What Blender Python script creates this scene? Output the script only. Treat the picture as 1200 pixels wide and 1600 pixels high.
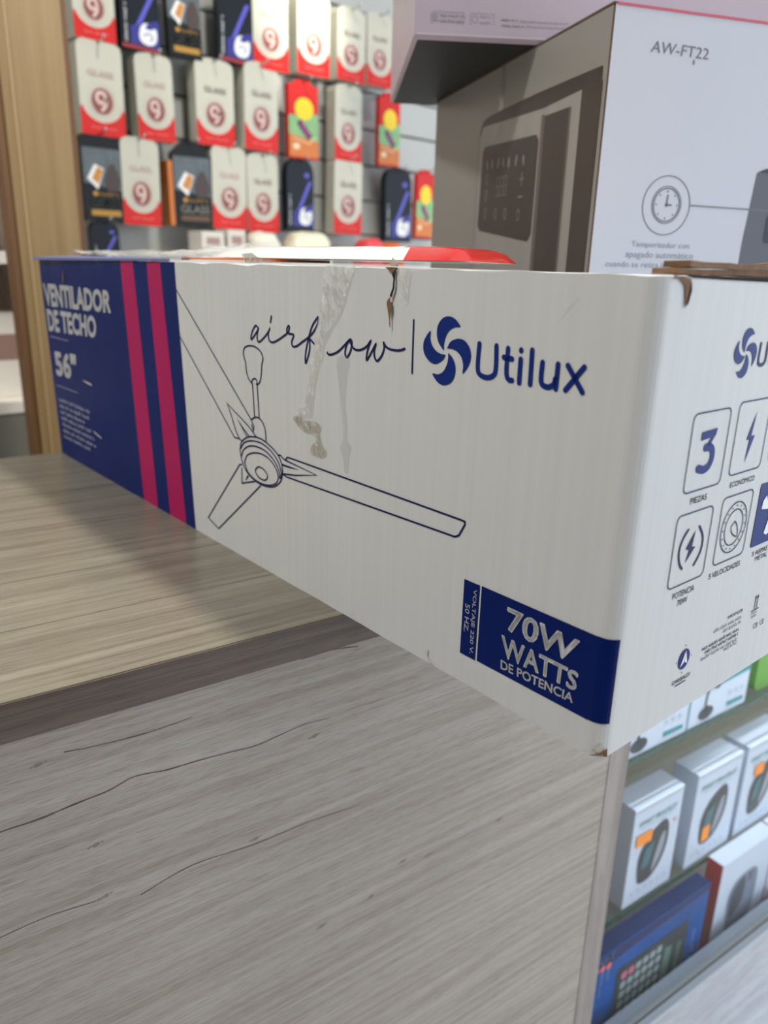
import bpy, bmesh, math, random
from mathutils import Vector, Matrix, noise

for _o in list(bpy.data.objects):
    bpy.data.objects.remove(_o)
scene = bpy.context.scene
COL = scene.collection
random.seed(7)

# ------------------------------------------------------------------ camera
CT = 0.95                      # height of the counter top above the floor
CAM_H = CT + 0.20018
cam_data = bpy.data.cameras.new('camera')
cam_data.sensor_fit = 'VERTICAL'
cam_data.sensor_height = 36.0
cam_data.sensor_width = 27.0
cam_data.lens = 1193.5 / 1600 * 36.0
cam_data.clip_start = 0.01
cam = bpy.data.objects.new('camera', cam_data)
COL.objects.link(cam)
_r = Vector((0.9996463, 0.0081055, 0.0253278))
_u = Vector((-0.0265932, 0.3046888, 0.9520806))
_b = Vector((0.0, -0.9524175, 0.3047966))
m = Matrix((_r, _u, _b)).transposed().to_4x4()
m.translation = (0, 0, CAM_H)
cam.matrix_world = m
cam_data.dof.use_dof = True
cam_data.dof.focus_distance = 0.40
cam_data.dof.aperture_fstop = 7.8
scene.camera = cam

# ------------------------------------------------------------------ world (daylight of the open shop front)
world = bpy.data.worlds.new('world')
scene.world = world
world.use_nodes = True
bg = world.node_tree.nodes['Background']
bg.inputs['Color'].default_value = (0.78, 0.87, 1.0, 1)
bg.inputs['Strength'].default_value = 2.3

# ------------------------------------------------------------------ view
scene.view_settings.view_transform = 'Standard'
scene.view_settings.look = 'None'
scene.view_settings.gamma = 1.0
scene.view_settings.use_curve_mapping = False
scene.view_settings.exposure = 0.0
# ceiling lamps: x, y, radius, watts, colour (built with their fixtures below)
LAMPS = [
    (0.26, 0.90, 0.085, 27.0, (1.0, 0.95, 0.85)),
    (-1.15, 1.45, 0.10, 3.6, (1.0, 0.90, 0.74)),
    (-1.10, -0.10, 0.12, 28.0, (0.97, 0.98, 1.0)),  # added fill, unseen, to light the fan box front
    (1.15, -0.20, 0.12, 6.0, (0.88, 0.94, 1.0)),  # added cool fill, unseen, for the box end and front panel
    (1.35, 1.65, 0.10, 4.0, (1.0, 0.95, 0.88)),
]

# ------------------------------------------------------------------ helpers
def lin(c):
    out = []
    for v in c[:3]:
        v = v / 255.0
        out.append(v / 12.92 if v <= 0.04045 else ((v + 0.055) / 1.055) ** 2.4)
    return (out[0], out[1], out[2], 1.0)

MATS = {}
def mat(name, rgb, rough=0.5, metal=0.0, spec=0.5, noise_amt=0.0, noise_scale=(8, 8, 8), bump=0.0, bump_scale=(60, 60, 60), emit=0.0, alpha=1.0, coat=0.0):
    """plain procedural material: base colour with noise variation and fine bump (object coordinates)"""
    if name in MATS:
        return MATS[name]
    m = bpy.data.materials.new(name)
    m.use_nodes = True
    nt = m.node_tree
    b = nt.nodes['Principled BSDF']
    col = lin(rgb)
    b.inputs['Base Color'].default_value = col
    b.inputs['Roughness'].default_value = rough
    b.inputs['Metallic'].default_value = metal
    b.inputs['Specular IOR Level'].default_value = spec
    b.inputs['Coat Weight'].default_value = coat
    b.inputs['Alpha'].default_value = alpha
    if emit:
        b.inputs['Emission Color'].default_value = col
        b.inputs['Emission Strength'].default_value = emit
    def mapped(scale):
        tc = nt.nodes.new('ShaderNodeTexCoord')
        mp = nt.nodes.new('ShaderNodeMapping')
        mp.inputs['Scale'].default_value = scale
        nt.links.new(tc.outputs['Object'], mp.inputs['Vector'])
        nz = nt.nodes.new('ShaderNodeTexNoise')
        nz.inputs['Scale'].default_value = 1.0
        nz.inputs['Detail'].default_value = 4.0
        nt.links.new(mp.outputs['Vector'], nz.inputs['Vector'])
        return nz
    if noise_amt:
        nz = mapped(noise_scale)
        rp = nt.nodes.new('ShaderNodeValToRGB')
        rp.color_ramp.elements[0].position = 0.3
        rp.color_ramp.elements[1].position = 0.7
        rp.color_ramp.elements[0].color = tuple(max(0, c * (1 - noise_amt)) for c in col[:3]) + (1,)
        rp.color_ramp.elements[1].color = tuple(min(1, c * (1 + noise_amt * 0.6)) for c in col[:3]) + (1,)
        nt.links.new(nz.outputs['Fac'], rp.inputs['Fac'])
        nt.links.new(rp.outputs['Color'], b.inputs['Base Color'])
    if bump:
        nz = mapped(bump_scale)
        bp = nt.nodes.new('ShaderNodeBump')
        bp.inputs['Strength'].default_value = bump
        bp.inputs['Distance'].default_value = 0.001
        nt.links.new(nz.outputs['Fac'], bp.inputs['Height'])
        nt.links.new(bp.outputs['Normal'], b.inputs['Normal'])
    MATS[name] = m
    return m

def wood(name, light, dark, along=1.6, across=38.0, streak=0.55, rough=0.45, axis='x', blotch=0.25):
    """whitewashed laminate: stretched grain, fine dark pores and soft blotches along one axis"""
    if name in MATS:
        return MATS[name]
    m = bpy.data.materials.new(name)
    m.use_nodes = True
    nt = m.node_tree
    L = nt.links
    b = nt.nodes['Principled BSDF']
    b.inputs['Roughness'].default_value = rough
    tc = nt.nodes.new('ShaderNodeTexCoord')
    oi = nt.nodes.new('ShaderNodeObjectInfo')
    off = nt.nodes.new('ShaderNodeVectorMath'); off.operation = 'MULTIPLY_ADD'
    comb = nt.nodes.new('ShaderNodeCombineXYZ')
    for k in range(3):
        L.new(oi.outputs['Random'], comb.inputs[k])
    off.inputs[1].default_value = (9.0, 7.0, 5.0)
    L.new(comb.outputs[0], off.inputs[0])
    L.new(tc.outputs['Object'], off.inputs[2])
    def nz(sa, sc, detail, dist=0.0, rgh=0.55):
        mp = nt.nodes.new('ShaderNodeMapping')
        s = [sc, sc, sc]
        s['xyz'.index(axis)] = sa
        mp.inputs['Scale'].default_value = s
        L.new(off.outputs[0], mp.inputs['Vector'])
        n = nt.nodes.new('ShaderNodeTexNoise')
        n.inputs['Scale'].default_value = 1.0
        n.inputs['Detail'].default_value = detail
        n.inputs['Roughness'].default_value = rgh
        n.inputs['Distortion'].default_value = dist
        L.new(mp.outputs['Vector'], n.inputs['Vector'])
        return n
    def ramp(src, p0, p1, c0=(0, 0, 0, 1), c1=(1, 1, 1, 1)):
        r = nt.nodes.new('ShaderNodeValToRGB')
        r.color_ramp.elements[0].position = p0
        r.color_ramp.elements[1].position = p1
        r.color_ramp.elements[0].color = c0
        r.color_ramp.elements[1].color = c1
        L.new(src, r.inputs['Fac'])
        return r
    g1 = nz(along, across, 6.0, 0.6)
    g2 = nz(along * 16, across * 9, 4.0, 0.3, 0.6)
    g3 = nz(along * 2.2, across * 0.22, 3.0, 0.4)
    base = ramp(g1.outputs['Fac'], 0.34, 0.66, lin(dark), lin(light))
    pores = ramp(g2.outputs['Fac'], 0.36, 0.50)
    blo = ramp(g3.outputs['Fac'], 0.3, 0.65)
    mx1 = nt.nodes.new('ShaderNodeMixRGB'); mx1.blend_type = 'MULTIPLY'; mx1.inputs['Fac'].default_value = streak
    L.new(base.outputs['Color'], mx1.inputs['Color1'])
    L.new(pores.outputs['Color'], mx1.inputs['Color2'])
    pores.color_ramp.elements[0].color = (0.50, 0.44, 0.40, 1)
    mx2 = nt.nodes.new('ShaderNodeMixRGB'); mx2.blend_type = 'MULTIPLY'; mx2.inputs['Fac'].default_value = blotch
    blo.color_ramp.elements[0].color = (0.55, 0.50, 0.46, 1)
    L.new(mx1.outputs['Color'], mx2.inputs['Color1'])
    L.new(blo.outputs['Color'], mx2.inputs['Color2'])
    L.new(mx2.outputs['Color'], b.inputs['Base Color'])
    bp = nt.nodes.new('ShaderNodeBump')
    bp.inputs['Strength'].default_value = 0.25
    bp.inputs['Distance'].default_value = 0.0006
    L.new(g2.outputs['Fac'], bp.inputs['Height'])
    L.new(bp.outputs['Normal'], b.inputs['Normal'])
    MATS[name] = m
    return m

def clear_film(name, tint, opacity, rough=0.12, bump=0.0, bump_scale=60.0, gloss=0.18, shine=0.5):
    """thin clear sheet (glass pane, tape, polybag): transparent + a little body colour + glossy"""
    if name in MATS:
        return MATS[name]
    m = bpy.data.materials.new(name)
    m.use_nodes = True
    nt = m.node_tree
    nt.nodes.clear()
    out = nt.nodes.new('ShaderNodeOutputMaterial')
    tr = nt.nodes.new('ShaderNodeBsdfTransparent')
    df = nt.nodes.new('ShaderNodeBsdfDiffuse')
    df.inputs['Color'].default_value = lin(tint)
    gl = nt.nodes.new('ShaderNodeBsdfGlossy')
    gl.inputs['Roughness'].default_value = rough
    m1 = nt.nodes.new('ShaderNodeMixShader'); m1.inputs['Fac'].default_value = opacity
    nt.links.new(tr.outputs[0], m1.inputs[1]); nt.links.new(df.outputs[0], m1.inputs[2])
    fr = nt.nodes.new('ShaderNodeFresnel'); fr.inputs['IOR'].default_value = 1.45
    ad = nt.nodes.new('ShaderNodeMath'); ad.operation = 'MULTIPLY_ADD'
    ad.inputs[1].default_value = shine; ad.inputs[2].default_value = gloss * 0.3
    nt.links.new(fr.outputs[0], ad.inputs[0])
    m2 = nt.nodes.new('ShaderNodeMixShader')
    nt.links.new(ad.outputs[0], m2.inputs['Fac'])
    nt.links.new(m1.outputs[0], m2.inputs[1]); nt.links.new(gl.outputs[0], m2.inputs[2])
    if bump:
        tc = nt.nodes.new('ShaderNodeTexCoord')
        nz = nt.nodes.new('ShaderNodeTexNoise'); nz.inputs['Scale'].default_value = bump_scale; nz.inputs['Detail'].default_value = 3
        nt.links.new(tc.outputs['Object'], nz.inputs['Vector'])
        bp = nt.nodes.new('ShaderNodeBump'); bp.inputs['Strength'].default_value = bump; bp.inputs['Distance'].default_value = 0.004
        nt.links.new(nz.outputs['Fac'], bp.inputs['Height'])
        nt.links.new(bp.outputs['Normal'], gl.inputs['Normal'])
        nt.links.new(bp.outputs['Normal'], df.inputs['Normal'])
    nt.links.new(m2.outputs[0], out.inputs['Surface'])
    MATS[name] = m
    return m

def obj(name, verts, faces, material, parent=None, smooth=False, mats=None, idx=None):
    me = bpy.data.meshes.new(name)
    me.from_pydata([tuple(v) for v in verts], [], [tuple(f) for f in faces])
    for mm in (mats or [material]):
        me.materials.append(mm)
    if idx:
        for p, i in zip(me.polygons, idx):
            p.material_index = i
    if smooth:
        for p in me.polygons:
            p.use_smooth = True
    me.update()
    o = bpy.data.objects.new(name, me)
    COL.objects.link(o)
    if parent is not None:
        o.parent = parent
    return o

def thing(name, label, cat, loc=(0, 0, 0), rz=0.0, group=None):
    o = bpy.data.objects.new(name, None)
    o.empty_display_size = 0.02
    COL.objects.link(o)
    o.location = loc
    o.rotation_euler = (0, 0, rz)
    o['label'] = label
    o['category'] = cat
    if group:
        o['group'] = group
    return o

def tag(o, label, cat, group=None):
    o['label'] = label
    o['category'] = cat
    if group:
        o['group'] = group
    return o

def struct(o):
    o['kind'] = 'structure'
    return o

class MB:
    def __init__(self):
        self.v, self.f, self.i = [], [], []
    def add(self, verts, faces, mi=0):
        n = len(self.v)
        self.v += [tuple(p) for p in verts]
        self.f += [tuple(a + n for a in f) for f in faces]
        self.i += [mi] * len(faces)
        return self
    def box(self, x0, x1, y0, y1, z0, z1, mi=0):
        v = [(x, y, z) for z in (z0, z1) for y in (y0, y1) for x in (x0, x1)]
        return self.add(v, [(0, 2, 3, 1), (4, 5, 7, 6), (0, 1, 5, 4), (2, 6, 7, 3), (0, 4, 6, 2), (1, 3, 7, 5)], mi)
    def prism(self, pts, y0, y1, mi=0):
        """outline in (x, z), extruded from y0 (front) to y1"""
        n = len(pts)
        v = [(p[0], y0, p[1]) for p in pts] + [(p[0], y1, p[1]) for p in pts]
        f = [tuple(range(n)), tuple(range(2 * n - 1, n - 1, -1))]
        f += [(i, i + n, (i + 1) % n + n, (i + 1) % n) for i in range(n)]
        return self.add(v, f, mi)
    def tube(self, pts, r, seg=8, mi=0, cap=True):
        pts = [Vector(p) for p in pts]
        rings = []
        for k, p in enumerate(pts):
            a = pts[max(0, k - 1)]; c = pts[min(len(pts) - 1, k + 1)]
            t = (c - a).normalized()
            ref = Vector((0, 0, 1)) if abs(t.z) < 0.9 else Vector((1, 0, 0))
            s = t.cross(ref).normalized(); w = s.cross(t)
            rr = r[k] if isinstance(r, (list, tuple)) else r
            rings.append([p + (s * math.cos(2 * math.pi * j / seg) + w * math.sin(2 * math.pi * j / seg)) * rr for j in range(seg)])
        v = [q for ring in rings for q in ring]
        f = []
        for k in range(len(rings) - 1):
            for j in range(seg):
                f.append((k * seg + j, k * seg + (j + 1) % seg, (k + 1) * seg + (j + 1) % seg, (k + 1) * seg + j))
        if cap:
            f.append(tuple(range(seg - 1, -1, -1)))
            f.append(tuple((len(rings) - 1) * seg + j for j in range(seg)))
        return self.add(v, f, mi)
    def build(self, name, material, parent=None, smooth=False, mats=None):
        return obj(name, self.v, self.f, material, parent, smooth, mats, self.i if mats else None)

def bevel_box(name, x0, x1, y0, y1, z0, z1, bev, material, parent=None, seg=2):
    bm = bmesh.new()
    bmesh.ops.create_cube(bm, size=1.0)
    for v in bm.verts:
        v.co = ((x0 + x1) / 2 + v.co.x * (x1 - x0), (y0 + y1) / 2 + v.co.y * (y1 - y0), (z0 + z1) / 2 + v.co.z * (z1 - z0))
    bmesh.ops.bevel(bm, geom=list(bm.edges), offset=bev, segments=seg, profile=0.5, affect='EDGES')
    me = bpy.data.meshes.new(name)
    bm.to_mesh(me); bm.free()
    me.materials.append(material)
    o = bpy.data.objects.new(name, me)
    COL.objects.link(o)
    if parent is not None:
        o.parent = parent
    return o

def smoothline(pts, sub=5, closed=False):
    P = [Vector((p[0], p[1])) for p in pts]
    n = len(P)
    out = []
    for i in range(n if closed else n - 1):
        g = (lambda k: P[k % n]) if closed else (lambda k: P[min(max(k, 0), n - 1)])
        p0, p1, p2, p3 = g(i - 1), g(i), g(i + 1), g(i + 2)
        for k in range(sub):
            t = k / sub
            out.append(0.5 * ((2 * p1) + (p2 - p0) * t + (2 * p0 - 5 * p1 + 4 * p2 - p3) * t * t + (3 * p1 - p0 - 3 * p2 + p3) * t ** 3))
    if not closed:
        out.append(P[-1])
    return [(q.x, q.y) for q in out]

def ribbon(pts, w, cap=True):
    """flat stroke: returns list of 2D polygons"""
    P = [Vector((p[0], p[1])) for p in pts]
    Q = [P[0]]
    for p in P[1:]:
        if (p - Q[-1]).length > 1e-6:
            Q.append(p)
    P = Q
    polys = []
    if len(P) == 1:
        P.append(P[0] + Vector((1e-5, 0)))
    L_, R_ = [], []
    for k in range(len(P)):
        a = P[max(0, k - 1)]; c = P[min(len(P) - 1, k + 1)]
        t1 = (P[k] - a); t2 = (c - P[k])
        t1 = t1.normalized() if t1.length else t2.normalized()
        t2 = t2.normalized() if t2.length else t1
        t = (t1 + t2)
        if t.length < 1e-4:
            t = t1
        t.normalize()
        nrm = Vector((-t.y, t.x))
        c2 = max(0.45, nrm.dot(Vector((-t1.y, t1.x))))
        L_.append(P[k] + nrm * (w / 2 / c2)); R_.append(P[k] - nrm * (w / 2 / c2))
    for k in range(len(P) - 1):
        polys.append([R_[k], R_[k + 1], L_[k + 1], L_[k]])
    if cap:
        for end, oth in ((P[0], P[1]), (P[-1], P[-2])):
            d = (end - oth).normalized()
            a0 = math.atan2(d.y, d.x) - math.pi / 2
            polys.append([end + Vector((math.cos(a0 + math.pi * j / 6), math.sin(a0 + math.pi * j / 6))) * (w / 2) for j in range(7)])
    return [[(q[0], q[1]) for q in p] for p in polys]

def ellipse(cx, cy, rx, ry, n=28, rot=0.0):
    out = []
    for k in range(n):
        a = 2 * math.pi * k / n
        x, y = rx * math.cos(a), ry * math.sin(a)
        out.append((cx + x * math.cos(rot) - y * math.sin(rot), cy + x * math.sin(rot) + y * math.cos(rot)))
    return out

def ring(cx, cy, rx, ry, w, n=28, a0=0.0, a1=2 * math.pi):
    polys = []
    for k in range(n):
        t0 = a0 + (a1 - a0) * k / n; t1 = a0 + (a1 - a0) * (k + 1) / n
        polys.append([(cx + (rx - w / 2) * math.cos(t0), cy + (ry - w / 2) * math.sin(t0)), (cx + (rx + w / 2) * math.cos(t0), cy + (ry + w / 2) * math.sin(t0)),
                      (cx + (rx + w / 2) * math.cos(t1), cy + (ry + w / 2) * math.sin(t1)), (cx + (rx - w / 2) * math.cos(t1), cy + (ry - w / 2) * math.sin(t1))])
    return polys

def roundrect(x0, x1, y0, y1, r, n=5):
    out = []
    for cx, cy, a0 in ((x1 - r, y0 + r, -90), (x1 - r, y1 - r, 0), (x0 + r, y1 - r, 90), (x0 + r, y0 + r, 180)):
        for k in range(n + 1):
            a = math.radians(a0 + 90 * k / n)
            out.append((cx + r * math.cos(a), cy + r * math.sin(a)))
    return out

_TXT = {}
def text_polys(s, bold=0.0, shear=0.0, spacing=1.0):
    """outline of a string as flat polygons, normalised to the unit box"""
    key = (s, bold, shear, spacing)
    if key not in _TXT:
        cu = bpy.data.curves.new('t', 'FONT')
        cu.body = s
        cu.shear = shear
        cu.space_character = spacing
        cu.resolution_u = 3
        ob = bpy.data.objects.new('t', cu)
        COL.objects.link(ob)
        dg = bpy.context.evaluated_depsgraph_get()
        me = bpy.data.meshes.new_from_object(ob.evaluated_get(dg))
        vs = [(v.co.x, v.co.y) for v in me.vertices]
        fs = [tuple(p.vertices) for p in me.polygons]
        bpy.data.objects.remove(ob); bpy.data.curves.remove(cu); bpy.data.meshes.remove(me)
        x0 = min(v[0] for v in vs); x1 = max(v[0] for v in vs); y0 = min(v[1] for v in vs); y1 = max(v[1] for v in vs)
        sh = [(0.0, 0.0)] if bold <= 0 else [(bold * math.cos(a), bold * math.sin(a)) for a in [math.pi / 4 * j for j in range(8)]]
        x0 -= bold; x1 += bold; y0 -= bold; y1 += bold
        _TXT[key] = [[((vs[i][0] + dx - x0) / (x1 - x0), (vs[i][1] + dy - y0) / (y1 - y0)) for i in f] for f in fs for dx, dy in sh]
    return _TXT[key]

def text_in(s, x0, x1, y0, y1, bold=0.0, shear=0.0, rot90=False, spacing=1.0):
    out = []
    for p in text_polys(s, bold, shear, spacing):
        if rot90:      # reads from top to bottom
            out.append([(x0 + q[1] * (x1 - x0), y1 - q[0] * (y1 - y0)) for q in p])
        else:
            out.append([(x0 + q[0] * (x1 - x0), y0 + q[1] * (y1 - y0)) for q in p])
    return out

def text_quad(s, tl, tr, br, bl, bold=0.0, spacing=1.0):
    out = []
    for p in text_polys(s, bold, 0.0, spacing):
        q2 = []
        for a, b in p:
            bot = (bl[0] + (br[0] - bl[0]) * a, bl[1] + (br[1] - bl[1]) * a)
            top = (tl[0] + (tr[0] - tl[0]) * a, tl[1] + (tr[1] - tl[1]) * a)
            q2.append((bot[0] + (top[0] - bot[0]) * b, bot[1] + (top[1] - bot[1]) * b))
        out.append(q2)
    return out

def decal(name, polys, face, n, material, parent):
    """ink on a face: polygons in face coordinates, n = height over the board"""
    v, f = [], []
    for p in polys:
        k = len(v)
        pts = [face(q[0], q[1], n) for q in p]
        v += pts
        f.append(tuple(range(k, k + len(pts))))
    return obj(name, v, f, material, parent)

def copy_tree(o, parent=None):
    c = o.copy()
    COL.objects.link(c)
    c.parent = parent
    for ch in list(o.children):
        copy_tree(ch, c)
    return c


# ---- measured outlines (metres, in the plane of each face)
AIR = [[(0.4206,0.1618),(0.4188,0.1632),(0.417,0.1632),(0.4137,0.1602),(0.4115,0.1563),(0.4117,0.1544),(0.4153,0.1568),(0.4191,0.1601),(0.4207,0.162),(0.419,0.1578),(0.4193,0.1546),(0.4211,0.1536),(0.4242,0.155),(0.4288,0.1579),(0.4328,0.1611),(0.4339,0.1626),(0.4323,0.1598),(0.4324,0.1571),(0.4339,0.1552),(0.4373,0.1548),(0.4424,0.1563),(0.4491,0.1593),(0.4541,0.1619),(0.4559,0.1646),(0.4553,0.1659),(0.454,0.1652),(0.453,0.1631),(0.4541,0.1617),(0.4573,0.1613),(0.4601,0.1613),(0.46,0.1598),(0.4584,0.1575),(0.4584,0.1553),(0.4603,0.1542),(0.4643,0.1552),(0.4698,0.158),(0.4751,0.1606),(0.4796,0.1634),(0.4829,0.1666),(0.4848,0.1694),(0.4855,0.1727),(0.483,0.1711),(0.4796,0.1676),(0.477,0.1632),(0.4751,0.1589),(0.4731,0.1532),(0.4723,0.1484),(0.4727,0.146),(0.4746,0.1487),(0.4766,0.1535),(0.477,0.1578),(0.4762,0.1602),(0.4781,0.1596),(0.4811,0.1579)],[(0.4363,0.1703),(0.435,0.1666)],[(0.4941,0.1541),(0.4954,0.1532),(0.499,0.1536),(0.5046,0.1558),(0.5099,0.1595),(0.5137,0.1623),(0.5153,0.163),(0.5163,0.1617),(0.5156,0.1575),(0.5134,0.1542),(0.5117,0.1534),(0.5106,0.155),(0.5111,0.1585),(0.5133,0.1618),(0.514,0.1624),(0.516,0.1603),(0.5182,0.1585),(0.5219,0.158),(0.5263,0.1591),(0.5298,0.1611),(0.5322,0.1635),(0.5306,0.1603),(0.5293,0.1562),(0.5292,0.1536),(0.5311,0.1553),(0.5345,0.1597),(0.5365,0.1623),(0.5355,0.1594),(0.5356,0.1564),(0.5371,0.1543),(0.5388,0.1544),(0.5415,0.157),(0.5434,0.161),(0.5429,0.1637),(0.5447,0.162),(0.5477,0.161),(0.553,0.1608),(0.5569,0.1614),(0.5591,0.1622)]]
DIV = [(0.565,0.1764),(0.5652,0.151)]
FANS = [[(0.4081,0.1502),(0.4151,0.1503),(0.422,0.1481),(0.4252,0.1442),(0.4237,0.1395),(0.4228,0.1335),(0.4214,0.1294),(0.4191,0.1271),(0.4165,0.1265)],[(0.4107,0.1264),(0.4069,0.129),(0.4045,0.1334),(0.4035,0.1393),(0.4017,0.1425),(0.4012,0.1458),(0.4034,0.1486),(0.4081,0.1502)],[(0.4107,0.1264),(0.4114,0.1285),(0.4141,0.1298),(0.4167,0.1295),(0.4174,0.1269)],[(0.4087,0.1022),(0.4141,0.1046),(0.4187,0.1048),(0.4237,0.1022),(0.4263,0.0972),(0.4268,0.0908)],[(0.3927,0.079),(0.3947,0.0841),(0.4012,0.0885),(0.4101,0.091),(0.4207,0.0914),(0.4308,0.0891),(0.4406,0.0849),(0.4453,0.0791),(0.4457,0.0723),(0.4425,0.0668),(0.4349,0.0622),(0.4232,0.0602),(0.4113,0.0611),(0.4005,0.0652),(0.3947,0.0721),(0.3927,0.079)],[(0.3937,0.0799),(0.3989,0.0849),(0.4086,0.0879),(0.4205,0.0886),(0.4319,0.0859),(0.4405,0.0808),(0.4442,0.0747),(0.4438,0.0698)],[(0.3948,0.075),(0.3979,0.08),(0.4057,0.0838),(0.4151,0.0851),(0.4255,0.0843),(0.4355,0.0804),(0.4415,0.0748),(0.4426,0.0695)],[(0.3984,0.0714),(0.4019,0.0765),(0.4096,0.0798),(0.4189,0.0813),(0.4292,0.0802),(0.4372,0.076),(0.4407,0.0705),(0.4387,0.0659),(0.4323,0.0627),(0.4219,0.061),(0.4113,0.0618),(0.402,0.0655),(0.3984,0.0714)],[(0.4123,0.0685),(0.4151,0.0711),(0.4198,0.0719),(0.4249,0.0705),(0.4277,0.068),(0.426,0.0651),(0.4221,0.0639),(0.4168,0.0645),(0.4132,0.0665),(0.4123,0.0685)]]
FANL = [[(0.4116,0.1265),(0.4132,0.1046)],[(0.4174,0.1269),(0.4191,0.1045)],[(0.3045,0.1834),(0.4087,0.1022),(0.4121,0.0979),(0.411,0.0949),(0.4092,0.0988)],[(0.3065,0.1504),(0.3856,0.0861),(0.3913,0.0864),(0.3948,0.0856)],[(0.4148,0.0917),(0.4038,0.0978),(0.3771,0.1082),(0.3817,0.1017),(0.3881,0.0905),(0.3927,0.0863)],[(0.4061,0.0901),(0.3981,0.0944),(0.3901,0.0998),(0.4026,0.0895)],[(0.4418,0.0848),(0.4442,0.085),(0.4472,0.0835),(0.4496,0.083),(0.4514,0.0852),(0.4538,0.0855),(0.604,0.0852),(0.6067,0.085),(0.6068,0.0834),(0.6033,0.0771),(0.6007,0.0756),(0.4505,0.0724),(0.4475,0.0731),(0.4457,0.073)],[(0.4496,0.083),(0.4836,0.0808),(0.4595,0.0754),(0.4476,0.0737)],[(0.3945,0.0687),(0.3916,0.0681),(0.341,0.016),(0.3569,0.0115),(0.4186,0.0591)],[(0.3943,0.0661),(0.3939,0.0552),(0.4113,0.0605)]]
FANF = [[(0.4447,0.08),(0.4653,0.0801),(0.4537,0.0788),(0.4453,0.0787)],[(0.4018,0.0629),(0.3984,0.0578),(0.4039,0.0624)]]
PET = [[(0.5867,0.1639),(0.5832,0.167),(0.5816,0.171),(0.5821,0.1752),(0.5849,0.1784),(0.5887,0.1796),(0.5926,0.1789),(0.5957,0.1768),(0.5965,0.1754),(0.5934,0.175),(0.5897,0.1733),(0.5874,0.1701),(0.5865,0.1666)],[(0.5888,0.1651),(0.591,0.1684),(0.5957,0.1701),(0.6,0.1695),(0.6031,0.1668),(0.6043,0.1629),(0.6032,0.1588),(0.5998,0.1547),(0.5998,0.1584),(0.5983,0.162),(0.5952,0.1644),(0.5917,0.1652)],[(0.5897,0.1633),(0.593,0.1608),(0.5948,0.1572),(0.5946,0.1531),(0.5924,0.1497),(0.588,0.1479),(0.5834,0.1489),(0.5797,0.1524),(0.5836,0.1525),(0.5871,0.1543),(0.5893,0.158),(0.5899,0.1608)],[(0.588,0.1621),(0.5862,0.1594),(0.5813,0.1571),(0.5765,0.1584),(0.5731,0.1619),(0.5726,0.1661),(0.5743,0.1694),(0.5772,0.1722),(0.5771,0.1689),(0.5787,0.1656),(0.5819,0.1631),(0.585,0.1622)]]
UTI = [[(0.609,0.169),(0.6088,0.1587),(0.6105,0.1556),(0.6151,0.1548),(0.6189,0.1566),(0.6196,0.1606),(0.6191,0.169)],[(0.6258,0.1685),(0.6257,0.1606),(0.6262,0.1568),(0.6276,0.1554),(0.6293,0.1553)],[(0.6238,0.1646),(0.6284,0.1643)],[(0.6332,0.1647),(0.6333,0.1548)],[(0.6331,0.1685),(0.6331,0.1683)],[(0.639,0.169),(0.6393,0.1549)],[(0.6449,0.1646),(0.6448,0.1578),(0.646,0.1555),(0.6491,0.155),(0.6516,0.1565),(0.6521,0.1587)],[(0.6528,0.1647),(0.6527,0.1548)],[(0.6577,0.1647),(0.6658,0.1551)],[(0.6655,0.1649),(0.6576,0.1549)]]
STR = [[(0.206,0.2001),(0.2319,0.2004),(0.249,0.0014),(0.2199,0.0004)],[(0.2575,0.2007),(0.2815,0.2009),(0.302,0.002),(0.2728,0.0024)]]
BLUE = [(-0.0116,0.1992),(0.3062,0.2007),(0.3186,0.0017),(0.0053,0.0009)]
LAB = [(0.6083,0.0563),(0.619,0.0559),(0.6203,0.0557),(0.6933,0.0566),(0.6092,0.0157),(0.6203,0.0162),(0.6216,0.0161),(0.693,0.0169)]
TXT = {'vent':[(0.0061,0.1735),(0.1797,0.1735),(0.1761,0.1575),(0.0099,0.1548)],'techo':[(0.0081,0.1497),(0.142,0.1522),(0.1374,0.1333),(0.0057,0.1303)],'n56':[(0.0151,0.1098),(0.076,0.1106),(0.0695,0.0875),(0.0179,0.0871)],'bul':[(0.0157,0.0609),(0.1032,0.0621),(0.1104,0.0222),(0.0219,0.0153)],'w70':[(0.6376,0.0517),(0.6778,0.0511),(0.6747,0.0388),(0.6379,0.0407)],'watts':[(0.6347,0.0368),(0.6791,0.0357),(0.6785,0.0273),(0.6374,0.0251)],'pot':[(0.6359,0.0237),(0.6776,0.0256),(0.6776,0.0208),(0.6363,0.0195)],'volt':[(0.6158,0.0532),(0.6184,0.053),(0.6157,0.0185),(0.6156,0.0195)],'hz':[(0.6128,0.0436),(0.6112,0.0301)]}
TEAR = [(0.5444,0.2005),(0.5492,0.1983),(0.5508,0.1952),(0.5503,0.1907),(0.5487,0.1861),(0.5459,0.1837),(0.5472,0.1786),(0.5489,0.1722),(0.5483,0.1618)]
TAPE = [[(0.4941,0.2002),(0.4902,0.1825),(0.4837,0.1591),(0.4799,0.1494)],[(0.5198,0.2006),(0.5135,0.1894),(0.5061,0.1752),(0.493,0.162),(0.4902,0.1504)]]
TAPE2 = [[(0.4802,0.1494),(0.4762,0.1324),(0.4618,0.113)],[(0.4878,0.1502),(0.4825,0.1332),(0.479,0.1158)]]
SCRAP = [(0.4596,0.1115),(0.4659,0.1143),(0.471,0.1122),(0.4829,0.113),(0.4882,0.1111),(0.4868,0.1063),(0.4897,0.1005),(0.4935,0.0972),(0.4907,0.0932),(0.4799,0.0928),(0.4779,0.0965),(0.4839,0.1023),(0.48,0.1056),(0.4729,0.105),(0.4648,0.1077)]
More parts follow.
